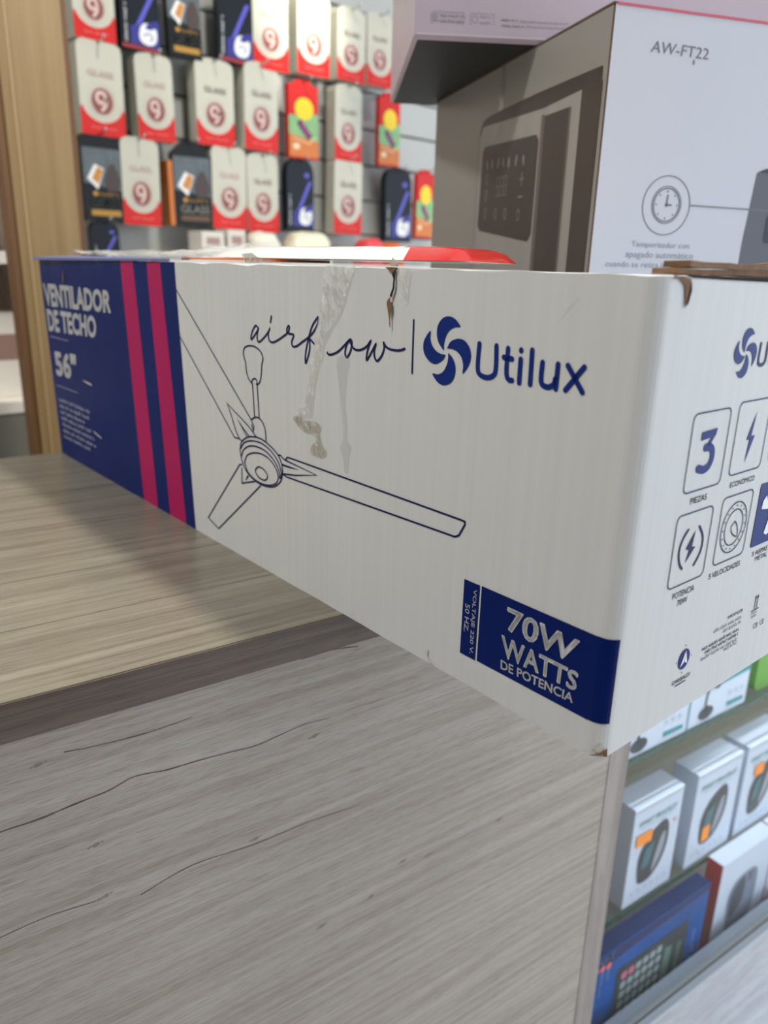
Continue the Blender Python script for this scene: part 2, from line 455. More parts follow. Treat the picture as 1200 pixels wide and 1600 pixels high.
STAIN = [(0.5032,0.1518),(0.5145,0.1529),(0.513,0.1424),(0.5115,0.129),(0.5135,0.1159),(0.5136,0.1078),(0.5176,0.1041),(0.5156,0.0982),(0.5148,0.0892),(0.5112,0.0889),(0.5098,0.0959),(0.507,0.1021),(0.5092,0.1069),(0.5086,0.1178),(0.5061,0.1336)]
SCR2 = [(0.5517,0.1997),(0.5628,0.2008),(0.5611,0.1933),(0.5601,0.1875),(0.562,0.1835),(0.5599,0.1846),(0.5588,0.1919),(0.5534,0.1931)]
END = {'logo':[(0.0719,0.1694),(0.0737,0.1801),(0.07,0.1593),(0.0622,0.1688),(0.0813,0.171)],'b1':[(0.0367,0.147),(0.0673,0.1472),(0.0681,0.114),(0.0367,0.1129)],'b2':[(0.075,0.1482),(0.0746,0.1153),(0.1049,0.1165)],'r2a':[(0.0353,0.1034),(0.0656,0.1041),(0.0659,0.0714),(0.0359,0.07)],'r2b':[(0.074,0.1047),(0.1032,0.1056),(0.1032,0.0733),(0.0738,0.0723)],'blue':[(0.1108,0.1062),(0.1104,0.0734),(0.13,0.0742)],'three':[(0.0448,0.1382),(0.0576,0.1397),(0.0452,0.1212),(0.0567,0.1237)],'bolt':[(0.0924,0.1432),(0.0872,0.1323),(0.0863,0.1306),(0.0894,0.1306),(0.0879,0.1196),(0.0938,0.1321),(0.0903,0.1321)],'bolt2':[(0.0527,0.0948),(0.0465,0.0871),(0.0495,0.086),(0.0475,0.0803),(0.0544,0.0868),(0.0514,0.0873)],'arcL':[(0.0462,0.0961),(0.0433,0.0934),(0.0413,0.0897),(0.0411,0.0856),(0.043,0.0809),(0.0456,0.0782)],'arcR':[(0.0557,0.0958),(0.0597,0.0908),(0.0606,0.0863),(0.0595,0.0823),(0.0572,0.0793),(0.0557,0.0777)],'dial':[(0.0886,0.0888),(0.0922,0.101),(0.0858,0.0763),(0.077,0.0863),(0.1011,0.0914)],'dialin':[(0.0914,0.0972),(0.0866,0.0802),(0.0801,0.0883),(0.0972,0.0894)],'knob':[(0.0894,0.0916),(0.0862,0.0893),(0.0883,0.0857),(0.0926,0.0835),(0.0936,0.0851),(0.092,0.089)],'tp':[(0.0447,0.1084),(0.057,0.112)],'te':[(0.0782,0.1097),(0.1014,0.1121),(0.0779,0.1124)],'tpo':[(0.0415,0.0643),(0.0592,0.0671),(0.0407,0.0676)],'t70':[(0.0469,0.06),(0.0544,0.0623)],'tv':[(0.0726,0.0665),(0.1019,0.0696),(0.0717,0.0693)],'ta':[(0.1148,0.0687),(0.1317,0.0701)],'tm':[(0.119,0.0646),(0.1305,0.0658)],'comp':[(0.0609,0.0289),(0.0621,0.0349),(0.0595,0.0237),(0.0557,0.0293),(0.0666,0.0294)],'gar':[(0.0533,0.0174),(0.0688,0.0194)],'imp':[(0.1003,0.0379),(0.115,0.0397),(0.0875,0.0341),(0.1149,0.0362),(0.0977,0.032),(0.1154,0.0328),(0.0783,0.028),(0.1137,0.0297),(0.0816,0.0252),(0.1147,0.0269),(0.0783,0.0218),(0.1152,0.0234),(0.1019,0.0211),(0.1159,0.0214)],'up':[(0.128,0.0347),(0.1327,0.0432),(0.1251,0.0347),(0.1335,0.0353)],'ce':[(0.1323,0.0231),(0.1376,0.0264)]}
AW = {'P0':[0.148,0.6021,0.0],'corner':[(0.0008,0.376),(0.3643,0.3738),(0.3524,0.2214),(0.0039,0.2054)],'bandtop':[(0.0084,0.3386),(0.2218,0.3367),(0.2192,0.3308),(0.0944,0.3268),(0.008,0.3325)],'panel':[(0.2164,0.3126),(0.0987,0.3086),(0.1,0.2246),(0.2195,0.2371)],'dark1':[(0.0903,0.321),(0.0509,0.3148),(0.051,0.2048),(0.0927,0.2045)],'dark2':[(0.0338,0.3121),(0.0053,0.3076),(0.0065,0.205),(0.0319,0.2049)],'light':[(0.0471,0.3142),(0.0338,0.3121),(0.0329,0.2049),(0.0448,0.2048)],'seam':[(0.2271,0.3318),(0.2255,0.2251)],'icons':[(0.2031,0.2955),(0.1915,0.2953),(0.1774,0.2949),(0.1665,0.2942),(0.1544,0.2929),(0.1391,0.2927),(0.1242,0.2915),(0.2025,0.283),(0.2016,0.2687),(0.202,0.2527),(0.1768,0.2509),(0.1554,0.2497),(0.1271,0.2472),(0.1251,0.2765),(0.1256,0.2622),(0.167,0.2741)],'title':[(0.0318,0.349),(0.0797,0.3485),(0.034,0.3561),(0.0785,0.3552)],'mark':[(0.068,0.3457)],'clock':[(0.0603,0.25),(0.057,0.2704),(0.0617,0.229),(0.0401,0.2482),(0.081,0.2509),(0.0581,0.2636),(0.0615,0.2374),(0.0476,0.2494),(0.0734,0.251)],'line':[(0.0813,0.2512),(0.1532,0.2501)],'t1':[(0.0346,0.22),(0.0854,0.2202),(0.0345,0.2241)],'t2':[(0.0306,0.2131),(0.09,0.2138)],'t3':[(0.0143,0.2071),(0.106,0.2066)],'appl':[(0.1373,0.2772),(0.1468,0.2799),(0.1335,0.2073),(0.15,0.2077)],'scr':[(0.1529,0.2461),(0.1541,0.2262)]}
AWZ = 0.376
PINK = [[0.0141,0.7042,0.376],[0.1182,0.7129,0.376],[0.0008,0.9624,0.376]]
PANG = 4.78
PK = [(0.0141,0.0117),(0.0397,0.019),(0.046,0.0126),(0.0645,0.0196),(0.0709,0.012),(0.0887,0.0122),(0.0706,0.0159),(0.0831,0.0162),(0.1192,0.013),(0.1256,0.0158)]
WALL = {'WP':[-0.5098,1.8303,0.0],'ang':43}
PACKS = [('w',-0.158,0.082,0.6019,0.151),('n',-0.065,0.082,0.6015,0.153),('b',0.034,0.075,0.6054,0.162),('n',0.155,0.085,0.6169,0.167),('w',0.248,0.093,0.6178,0.169),('w',0.368,0.112,0.6273,0.173),('w',0.482,0.091,0.6321,0.158),('w',0.577,0.082,0.6358,0.162),('w',-0.156,0.091,0.435,0.17),('w',-0.041,0.081,0.4392,0.161),('w',0.099,0.095,0.4454,0.17),('w',0.217,0.092,0.4481,0.181),('c',0.338,0.085,0.4445,0.169),('w',0.475,0.087,0.4529,0.172),('c',0.616,0.073,0.4549,0.173),('b',-0.167,0.08,0.2762,0.167),('w',-0.086,0.085,0.2719,0.17),('h',0.036,0.09,0.277,0.172),('w',0.127,0.09,0.2749,0.175),('w',0.219,0.084,0.2723,0.171),('r',0.326,0.081,0.2818,0.162),('w',0.476,0.094,0.2798,0.183),('r',0.656,0.117,0.2681,0.187),('c',0.756,0.068,0.2823,0.177),('r',-0.17,0.058,0.1829,0.093)]
CRACK = [[(-0.2429, -0.0723),(-0.2258, -0.0708),(-0.2081, -0.071),(-0.1893, -0.0693),(-0.1729, -0.0682),(-0.1591, -0.0649),(-0.1417, -0.0676),(-0.1232, -0.0685),(-0.1039, -0.0702),(-0.0878, -0.0718),(-0.0708, -0.07),(-0.0533, -0.0685),(-0.0373, -0.0703)], [(-0.2509, -0.1354),(-0.2331, -0.1334),(-0.2082, -0.1325),(-0.1819, -0.1359)], [(-0.1613, -0.1437),(-0.1307, -0.1381),(-0.0897, -0.1418),(-0.0537, -0.1421),(-0.0146, -0.1456)], [(-0.1925, -0.037),(-0.177, -0.039),(-0.1505, -0.0407),(-0.1254, -0.0394)], [(-0.0167, -0.0258),(-0.0353, -0.0229),(-0.0573, -0.0232)]]
KNOT = [(-0.0479, -0.0795),(-0.0428, -0.2333),(-0.0022, -0.2288),(0.0252, -0.2113),(0.049, -0.217),(0.1196, -0.2166),(-0.1822, -0.0991),(-0.1801, -0.1346),(-0.0896, -0.138),(-0.2048, -0.0398)]

# ------------------------------------------------------------------ materials
M_WALLPAINT = mat('painted_wall', (214, 208, 198), 0.7, noise_amt=0.05, noise_scale=(3, 3, 3))
M_CEIL = mat('ceiling_paint', (225, 222, 216), 0.8, noise_amt=0.04, noise_scale=(2, 2, 2))
M_FLOOR = mat('floor_tile', (196, 194, 190), 0.25, noise_amt=0.06, noise_scale=(4, 4, 4))
M_SLAT = mat('slat_white', (173, 175, 171), 0.35, noise_amt=0.03, noise_scale=(2, 2, 5))
M_GROOVE = mat('slat_groove', (38, 35, 34), 0.6)
M_TOPWOOD = wood('laminate_top', (144, 138, 122), (116, 109, 94), along=4.0, across=150, streak=0.40, rough=0.30, blotch=0.25)
M_PANELWOOD = wood('laminate_front', (184, 175, 165), (160, 149, 137), along=4.5, across=170, streak=0.46, rough=0.33, blotch=0.16)
M_EDGEWOOD = wood('laminate_edge', (122, 107, 96), (80, 68, 59), along=3.0, across=160, streak=0.5, rough=0.45)
M_POSTWOOD = wood('laminate_post', (176, 166, 160), (140, 130, 124), along=2.0, across=60, streak=0.3, rough=0.45, axis='z')
M_LOWERWOOD = wood('laminate_lower', (208, 213, 220), (176, 179, 186), along=2.2, across=24, streak=0.3, rough=0.4)
M_PILLAR = wood('pillar_veneer', (166, 140, 99), (149, 122, 82), along=1.2, across=40, streak=0.12, rough=0.4, axis='z', blotch=0.12)
M_PILLAREDGE = mat('pillar_edge', (118, 84, 52), 0.5, noise_amt=0.15, noise_scale=(40, 40, 2))
M_CRACK = mat('grain_crack', (98, 80, 70), 0.6, noise_amt=0.2, noise_scale=(60, 60, 60))
M_KNOT = mat('grain_knot', (144, 128, 114), 0.6, noise_amt=0.25, noise_scale=(300, 300, 300))
M_ALU = mat('aluminium_rail', (138, 148, 160), 0.4, metal=0.0, noise_amt=0.05, noise_scale=(3, 90, 90))
M_BLACK = mat('black_rubber', (18, 18, 20), 0.6)
M_GLASS = clear_film('pane_glass', (190, 205, 205), 0.008, 0.02, gloss=0.0, shine=0.05)
M_SHELFGLASS = clear_film('shelf_glass', (150, 190, 170), 0.03, 0.04, gloss=0.0, shine=0.15)
M_GLASSEDGE = mat('glass_edge', (42, 74, 58), 0.15, noise_amt=0.1, noise_scale=(5, 200, 200))
M_SHOWBACK = mat('showcase_back', (128, 122, 98), 0.6, noise_amt=0.08, noise_scale=(3, 3, 8))

# ------------------------------------------------------------------ room
floor = struct(MB().box(-3.2, 4.2, -2.8, 4.6, -0.06, 0.0).build('floor', M_FLOOR))
ceiling = struct(MB().box(-3.2, 4.2, -2.8, 4.6, 2.72, 2.78).build('ceiling', M_CEIL))
wall_light_blocker = struct(MB().box(-2.20, 0.85, -0.87, -0.75, 0.0, 2.72).build('wall_light_blocker', mat('light_blocker_dark', (84, 78, 72), 0.7, noise_amt=0.05)))  # added unseen wall, keeps daylight off the front left
wall_left = struct(MB().box(-2.32, -2.20, -2.8, 2.2, 0.0, 2.72).build('wall_left', M_WALLPAINT))

# slat wall behind everything, turned 43 degrees
WA = math.radians(43)
WD = Vector((math.cos(WA), math.sin(WA), 0)); WY = Vector((-math.sin(WA), math.cos(WA), 0))
WP = Vector((-0.5098, 1.8303, 0))
def wl(x, y, z):            # wall frame -> world (z over counter height)
    return WP + WD * x + WY * y + Vector((0, 0, CT + z))
wall_back = bpy.data.objects.new('wall_back', None)
COL.objects.link(wall_back)
wall_back.location = (WP.x, WP.y, CT)
wall_back.rotation_euler = (0, 0, WA)
struct(wall_back)
MB().box(-1.6, 2.6, 0.012, 0.10, -CT, 2.72 - CT).build('backing_board', M_GROOVE, wall_back)
PITCH = 0.0877
slat = None
g0 = 0.3715 - 14 * PITCH
for k in range(31):
    zb = g0 + k * PITCH + 0.002
    if zb < -CT + 0.01 or zb + PITCH > 2.72 - CT:
        continue
    if slat is None:
        h = PITCH - 0.0045
        prof = [(0.0, 0.0), (-0.002, 0.0015), (-0.002, h - 0.0015), (0.0, h), (0.0118, h), (0.0118, 0.0)]
        v = [(x, y, z) for x in (-1.6, 2.6) for y, z in prof]
        n = len(prof)
        f = [tuple(range(n)), tuple(range(2 * n - 1, n - 1, -1))] + [(i, i + n, (i + 1) % n + n, (i + 1) % n) for i in range(n)]
        slat = obj('slat', v, f, M_SLAT, wall_back)
        slat.location.z = zb
    else:
        s2 = slat.copy(); COL.objects.link(s2); s2.parent = wall_back; s2.location = (0, 0, zb)

# ceiling lamps
for i, (lx, ly, lr, lw, lc) in enumerate(LAMPS):
    where = ['above the long fan box', 'above the wooden pillar', 'added as fill left of the counter', 'added as cool fill towards the open shop front', 'above the far right end of the slat wall'][i]
    t = thing('ceiling_downlight', 'round white ceiling downlight ' + where, 'lamp', (lx, ly, 2.72), group='round ceiling downlights')
    mb = MB()
    segs = 28
    prof = [(lr + 0.02, 0.0), (lr + 0.018, -0.012), (lr + 0.004, -0.014), (lr, -0.006), (lr, 0.0)]
    v = [(r * math.cos(2 * math.pi * j / segs), r * math.sin(2 * math.pi * j / segs), z) for r, z in prof for j in range(segs)]
    f = [(k * segs + j, k * segs + (j + 1) % segs, (k + 1) * segs + (j + 1) % segs, (k + 1) * segs + j) for k in range(len(prof) - 1) for j in range(segs)]
    mb.add(v, f).build('trim_ring', mat('lamp_trim', (235, 235, 235), 0.4), t, True)
    v = [(lr * 0.98 * math.cos(2 * math.pi * j / segs), lr * 0.98 * math.sin(2 * math.pi * j / segs), -0.003) for j in range(segs)]
    obj('diffuser', v, [tuple(range(segs))], mat('lamp_diffuser', (255, 246, 230), 0.5, emit=6.0), t)
    ld = bpy.data.lights.new('downlight_source', 'AREA')
    ld.shape = 'DISK'; ld.size = lr * 2; ld.energy = lw; ld.color = lc
    lo = bpy.data.objects.new('downlight_source', ld)
    COL.objects.link(lo); lo.parent = t; lo.location = (0, 0, -0.018)

# track spot that washes the upper packs on the slat wall
_sp = wl(0.30, -0.55, 1.05)
_aim = wl(0.34, 0.0, 0.72)
spot = thing('track_spotlight', 'small white track spotlight aimed at the upper packs of the slat wall', 'lamp', (_sp.x, _sp.y, 2.72))
_loc = Vector((0, 0, _sp.z - 2.72))
MB().tube([(0, 0, 0), (0, 0, _loc.z + 0.04)], 0.008).build('stem', mat('lamp_trim', (235, 235, 235), 0.4), spot)
_dir = (_aim - _sp).normalized()
MB().tube([_loc - _dir * 0.05, _loc - _dir * 0.045, _loc + _dir * 0.05, _loc + _dir * 0.052], [0.012, 0.03, 0.034, 0.034], 20, cap=True).build('lamp_head', mat('lamp_trim', (235, 235, 235), 0.4), spot, True)
sd = bpy.data.lights.new('spot_source', 'SPOT')
sd.energy = 30.0; sd.spot_size = math.radians(34); sd.spot_blend = 0.9; sd.color = (1.0, 0.93, 0.80); sd.shadow_soft_size = 0.03
so = bpy.data.objects.new('spot_source', sd)
COL.objects.link(so); so.parent = spot
so.location = _loc + _dir * 0.08
so.rotation_euler = _dir.to_track_quat('-Z', 'Y').to_euler()

# ------------------------------------------------------------------ counter
CA = math.radians(34.60717)
C0 = Vector((0, 0.43863, CT))
counter = thing('shop_counter', 'long whitewashed wood counter with glazed display front on the right', 'counter', C0, CA)
XL, XR, DEP = -1.9, 1.7, 0.505
bounds = [-0.0015, 0.0765, 0.150, 0.2575, 0.350, 0.430, DEP]
for a, b in zip(bounds[:-1], bounds[1:]):
    mb = MB()
    g = 0.00025
    y0, y1 = a + (g if a > 0 else 0), b - (g if b < DEP else 0)
    mb.box(XL, XR, y0, y1, -0.0205, 0.0)
    mb.build('top_board', M_TOPWOOD, counter)
MB().box(XL, XR, -0.0028, -0.0016, -0.0212, -0.0004).build('edge_band', M_EDGEWOOD, counter)
panel = MB().box(XL, 0.2500, 0.0, 0.018, -CT + 0.001, -0.0206).build('front_panel', M_PANELWOOD, counter)
fface = lambda a, b, n: (a, -n, b)
for ci, c in enumerate(CRACK):
    w = [0.0011, 0.0008, 0.0008, 0.0007, 0.0012][ci]
    pts = smoothline(c, 5)
    polys = []
    for k in range(len(pts) - 1):
        t = k / len(pts)
        ww = w * (0.45 + 0.8 * abs(noise.noise(Vector((pts[k][0] * 60, ci, 0))))) * (1.0 if t < 0.75 else (1 - t) * 3.5 + 0.1)
        polys += ribbon(pts[k:k + 2], ww, False)
    decal('grain_line', polys, fface, 0.0002, M_CRACK, panel)
for kx, kz in KNOT:
    decal('grain_knot', [[(p[0] + 0.0009 * noise.noise(Vector((p[0] * 900, p[1] * 900, j))), p[1] + 0.0005 * noise.noise(Vector((p[1] * 900, p[0] * 900, j + 9)))) for p in ellipse(kx + dx, kz + dz, ra, rb, 14, 0.2)] for j, (dx, dz, ra, rb) in enumerate(((0, 0, 0.0022, 0.0011), (0.0032, 0.0006, 0.0010, 0.0004), (-0.0034, -0.0004, 0.0014, 0.0004)))], fface, 0.00015, M_KNOT, panel)
# end post, showcase carcase
MB().box(0.2500, 0.2775, -0.0005, DEP - 0.01, -CT + 0.001, -0.0206).build('side_post', M_POSTWOOD, counter)
MB().box(0.2776, XR, 0.001, 0.019, -CT + 0.001, -0.6200).build('lower_panel', M_LOWERWOOD, counter)
rail = MB().box(0.2776, XR, -0.001, 0.020, -0.6195, -0.6016).build('bottom_rail', M_ALU, counter)
MB().box(0.2776, XR, -0.0008, 0.003, -0.6015, -0.5985).build('rail_gasket', M_BLACK, rail)
MB().box(0.2776, XR, -0.0005, 0.004, -0.5984, -0.5900).build('glass_track', mat('track_grey', (118, 124, 128), 0.4), rail)
MB().box(0.2776, XR, 0.0045, 0.0085, -0.5970, -0.0215).build('glass_pane', M_GLASS, counter)
MB().box(0.2776, XR, 0.0210, DEP - 0.02, -0.6620, -0.6500).build('base_deck', mat('deck_grey', (150, 148, 140), 0.5), counter)
MB().box(0.2776, XR, 0.330, 0.340, -0.6499, -0.0215).build('back_board', M_SHOWBACK, counter)
for zs in (-0.5085, -0.2930):
    sh = MB().box(0.2785, XR - 0.01, 0.0535, 0.3290, zs, zs + 0.006).build('glass_shelf', M_SHELFGLASS, counter)
    MB().box(0.2785, XR - 0.01, 0.0520, 0.0534, zs, zs + 0.006).build('shelf_edge', M_GLASSEDGE, sh)
MB().box(XR - 0.0275, XR, 0.0215, DEP - 0.03, -CT + 0.001, -0.6630).build('end_support', M_POSTWOOD, counter)

# added fill light, unseen: cool strip under the counter top brightening the showcase
fill_strip = MB().box(0.30, XR - 0.05, 0.012, 0.026, -0.0300, -0.0215).build('fill_strip_profile', M_ALU, counter)
MB().box(0.305, XR - 0.055, 0.0135, 0.0245, -0.0306, -0.0301).build('fill_strip_diffuser', mat('fill_strip_cool', (225, 238, 255), 0.5, emit=3.0), fill_strip)
ld = bpy.data.lights.new('fill_strip_source', 'AREA')
ld.shape = 'RECTANGLE'; ld.size = XR - 0.36; ld.size_y = 0.011; ld.energy = 4.0; ld.color = (0.86, 0.94, 1.0)
lo = bpy.data.objects.new('fill_strip_source', ld)
COL.objects.link(lo); lo.parent = fill_strip; lo.location = ((0.305 + XR - 0.055) / 2, 0.019, -0.0312)
lo.rotation_euler = (math.radians(12), 0, 0)

# ------------------------------------------------------------------ wooden pillar left of the slat wall
pp = wl(0, 0, 0)
pil_o = Vector((-0.466, 1.213, 0))
pillar = thing('wooden_pillar', 'tall light brown wooden pillar left of the slat wall', 'pillar', pil_o, WA)
MB().box(-0.074, 0.0, 0.0, 0.030, 0.0, 2.70).build('front_board', M_PILLAR, pillar)
MB().box(-0.0885, -0.0760, 0.0005, 0.030, 0.0, 2.70).build('front_board', M_PILLAR, pillar)
MB().box(-0.0758, -0.0742, -0.0006, 0.028, 0.0, 2.70).build('seam_bead', mat('bead_light', (206, 176, 134), 0.35, noise_amt=0.08, noise_scale=(60, 60, 2)), pillar)
MB().box(0.0002, 0.0095, 0.004, 0.034, 0.0, 2.70).build('edge_strip', M_PILLAREDGE, pillar)
MB().box(-0.0985, -0.0888, 0.004, 0.034, 0.0, 2.70).build('edge_strip', M_PILLAREDGE, pillar)

# white shelf unit glimpsed left of the pillar
M_SHELFW = mat('shelf_white', (222, 214, 204), 0.45, noise_amt=0.05, noise_scale=(6, 6, 6))
su = wl(-0.80, -0.26, 0); 
shelf = thing('shelf_unit', 'white shelf unit partly hidden left of the wooden pillar', 'shelf', (su.x, su.y, 0), WA)
MB().box(0.0, 0.016, 0.0, 0.22, 0.0, 1.9).build('side_panel', M_SHELFW, shelf)
MB().box(0.424, 0.440, 0.0, 0.22, 0.0, 1.9).build('side_panel', M_SHELFW, shelf)
MB().box(0.0161, 0.4239, 0.205, 0.22, 0.0, 1.9).build('back_panel', M_SHELFW, shelf)
for zz in (CT - 0.062, CT + 0.19, CT + 0.48):
    MB().box(0.0161, 0.4239, 0.0, 0.2049, zz, zz + 0.02).build('shelf_board', M_SHELFW, shelf)
MB().box(0.0161, 0.4239, 0.002, 0.018, 0.05, CT - 0.064).build('cabinet_door', mat('cabinet_grey', (112, 110, 100), 0.5, noise_amt=0.05), shelf)
for k, (xa, wdt, hh, col, nm) in enumerate([(0.27, 0.05, 0.17, (214, 190, 184), 'pale pink carton on the white shelf beside the wooden pillar'), (0.335, 0.07, 0.15, (228, 224, 214), 'cream carton on the white shelf beside the wooden pillar')]):
    q = Vector((su.x, su.y, CT - 0.042)) + WD * xa + WY * 0.05
    tt = thing('carton', nm, 'box', q, WA)
    bevel_box('body', 0, wdt, 0, 0.1, 0, hh, 0.002, mat('carton%d' % k, col, 0.6), tt)
    MB().box(wdt * 0.2, wdt * 0.8, -0.0006, -0.0001, hh * 0.45, hh * 0.75).build('printed_label', mat('carton_print%d' % k, (150, 120, 110), 0.6), tt)

# ------------------------------------------------------------------ the long fan box
M_CARD = mat('white_carton', (216, 216, 213), 0.5, noise_amt=0.035, noise_scale=(220, 220, 2.5), bump=0.10, bump_scale=(260, 260, 3), spec=0.4)
M_BLUE = mat('blue_ink_gloss', (12, 32, 98), 0.34, noise_amt=0.10, noise_scale=(14, 14, 9), bump=0.05, bump_scale=(40, 40, 12), spec=0.1)
M_PINK = mat('magenta_ink_gloss', (178, 26, 92), 0.34, spec=0.1, noise_amt=0.06, noise_scale=(14, 14, 9))
M_INK = mat('navy_ink', (18, 28, 80), 0.45, spec=0.2, noise_amt=0.05, noise_scale=(30, 30, 30))
M_LABEL = mat('label_blue_gloss', (9, 31, 96), 0.32, spec=0.12, noise_amt=0.05, noise_scale=(14, 14, 9), bump=0.05, bump_scale=(120, 120, 10))
M_INKBLUE = mat('logo_blue_ink', (14, 42, 118), 0.4, spec=0.15, noise_amt=0.05, noise_scale=(30, 30, 30))
M_WHITEINK = mat('white_ink', (242, 242, 242), 0.4, noise_amt=0.03)
M_PALEINK = mat('pale_ink', (186, 190, 212), 0.45, noise_amt=0.1, noise_scale=(80, 80, 80))
M_KRAFT = mat('kraft_board', (132, 98, 68), 0.8, noise_amt=0.25, noise_scale=(150, 150, 150), bump=0.3, bump_scale=(300, 300, 300))
M_DARKGAP = mat('torn_gap', (34, 24, 18), 0.9)
M_TAPE = clear_film('packing_tape', (246, 244, 238), 0.26, 0.16, bump=0.25, bump_scale=40, gloss=0.12, shine=0.3)
M_SCUFF = mat('paper_scuff', (214, 206, 196), 0.8, noise_amt=0.12, noise_scale=(200, 200, 200))
M_STAIN = mat('glue_stain', (176, 173, 170), 0.5, noise_amt=0.06, noise_scale=(60, 60, 60), alpha=0.16)

FA = math.atan2(-0.76143, 0.64825)
FO = Vector((-0.35424, 0.81020, CT))
L, W, H, RC = 0.6942, 0.178, 0.2, 0.007
fan = thing('fan_box', 'long white ceiling fan carton with blue left end overhanging the counter edge', 'box', FO, FA)

def crumple(x, y, z):
    k = max(0.0, (z - 0.175) / 0.025) ** 2
    n1 = noise.noise(Vector((x * 28, y * 28, 1.3))); n2 = noise.noise(Vector((x * 55, y * 55, 7.7)))
    k2 = max(0.0, (0.012 - z) / 0.012)
    nb = noise.noise(Vector((x * 30, y * 30, 4.1)))
    return (x + 0.0008 * n2 * k, y + 0.0012 * n1 * k + 0.0006 * nb * k2, z + 0.0014 * n2 * k * (1 if z > 0.19 else 0.3))

# columns of the shell: (x at bottom, x at top, y, material of the strip to the right)
cols = []
def span(b0, t0, b1, t1, mi, n):
    for k in range(n):
        u = k / n
        cols.append((b0 + (b1 - b0) * u, t0 + (t1 - t0) * u, 0.0, mi))
span(0.0053, -0.0055, 0.2199, 0.2060, 1, 12)
span(0.2199, 0.2060, 0.2490, 0.2319, 2, 2)
span(0.2490, 0.2319, 0.2728, 0.2575, 1, 2)
span(0.2728, 0.2575, 0.3020, 0.2815, 2, 2)
span(0.3020, 0.2815, 0.3186, 0.3062, 1, 1)
span(0.3186, 0.3062, L - RC, L - RC, 0, 26)
for k in range(6):
    a = math.pi / 2 * k / 6
    x, y = L - RC + RC * math.sin(a), RC - RC * math.cos(a)
    cols.append((x, x, y, 0))
for k in range(9):
    y = RC + (W - 2 * RC) * k / 8
    cols.append((L, L, y, 0))
cols.append((L - RC * 0.3, L - RC * 0.3, W - RC * 0.3, 0))
for k in range(9):
    u = k / 8
    cols.append((L - RC - (L - RC - 0.0053) * u, L - RC - (L - RC + 0.0055) * u, W, 0))
rows = [0.0, 0.004, 0.012, 0.05, 0.1, 0.15, 0.175, 0.184, 0.191, 0.196, 0.199, 0.2]
v, f, idx = [], [], []
for zz in rows:
    for b0, t0, y, mi in cols:
        v.append(crumple(b0 + (t0 - b0) * zz / H, y, zz))
n = len(cols)
for r in range(len(rows) - 1):
    for c in range(n):
        c2 = (c + 1) % n
        f.append((r * n + c, r * n + c2, (r + 1) * n + c2, (r + 1) * n + c)); idx.append(cols[c][3])
f.append(tuple(range(n - 1, -1, -1))); idx.append(0)
f.append(tuple((len(rows) - 1) * n + c for c in range(n))); idx.append(0)
shell = obj('carton_shell', v, f, None, fan, False, [M_CARD, M_BLUE, M_PINK], idx)
for p in shell.data.polygons:
    if len(p.vertices) == 4:
        p.use_smooth = False

def FF(s, t, n):                # front face, bends round the near corner
    if s <= L - RC:
        return (s, -n, t)
    a = min((s - (L - RC)) / RC, math.pi / 2)
    return (L - RC + (RC + n) * math.sin(a), RC - (RC + n) * math.cos(a), t)
def EF(s, t, n):                # right end face
    return (L + n, s, t)
def group(polysets):
    out = []
    for p in polysets:
        out += p
    return out

def fine_print(x0, x1, z0, z1, seed, w, pitch=0.0011):
    """print too small to read in the photograph: rows of letter-like strokes in word lengths"""
    rnd = random.Random(seed)
    polys, x, left = [], x0, rnd.randint(4, 9)
    while x < x1:
        if left == 0:
            x += pitch * 0.9; left = rnd.randint(3, 9); continue
        h = z1 if rnd.random() < 0.4 else z0 + (z1 - z0) * 0.75
        k = rnd.random()
        polys += ribbon([(x, z0), (x, h)], w, False)
        if k < 0.5:
            polys += ribbon([(x, h - w / 2), (x + pitch * 0.55, h - w / 2)], w, False)
        if k > 0.3:
            polys += ribbon([(x, z0 + w / 2), (x + pitch * 0.55, z0 + w / 2)], w, False)
        x += pitch; left -= 1
    return polys

# --- print on the front
decal('airflow_lettering', group([ribbon(smoothline(s, 6), 0.00125) for s in AIR]), FF, 0.0003, M_INK, fan)
decal('divider_line', ribbon(DIV, 0.0010), FF, 0.0003, M_INK, fan)
decal('fan_drawing', group([ribbon(smoothline(s, 6), 0.0010) for s in FANS] + [ribbon(s, 0.0010) for s in FANL] + [[p] for p in FANF]), FF, 0.0003, M_INK, fan)
PETS = [smoothline(p[:-1] + [p[-1]], 4, False) for p in PET]
logo = decal('logo_emblem', PETS, FF, 0.0003, M_INKBLUE, fan)
UTIL = group([ribbon(smoothline(s, 6) if len(s) > 2 else s, 0.0024) for s in UTI])
decal('logo_lettering', UTIL, FF, 0.0003, M_INKBLUE, fan)
T = TXT
decal('title_lettering', group([text_quad('VENTILADOR', (0.0020, 0.1765), (0.1815, 0.1757), (0.1785, 0.1565), (0.0035, 0.1540), 0.038, 1.0), text_quad('DE TECHO', (0.0048, 0.1512), (0.142, 0.1522), (0.1395, 0.1325), (0.0062, 0.1290), 0.038, 1.0)]), FF, 0.0004, M_WHITEINK, fan)
decal('size_lettering', text_quad('56"', (0.0140, 0.1105), (0.0790, 0.1120), (0.0765, 0.0870), (0.0165, 0.0845), 0.038, 1.0), FF, 0.0004, M_WHITEINK, fan)
decal('rule_line', ribbon([(0.008, 0.124), (0.062, 0.1235)], 0.0005), FF, 0.0003, M_PALEINK, fan)
decal('rule_line', ribbon([(0.0125, 0.074), (0.075, 0.0745)], 0.0005), FF, 0.0003, M_PALEINK, fan)
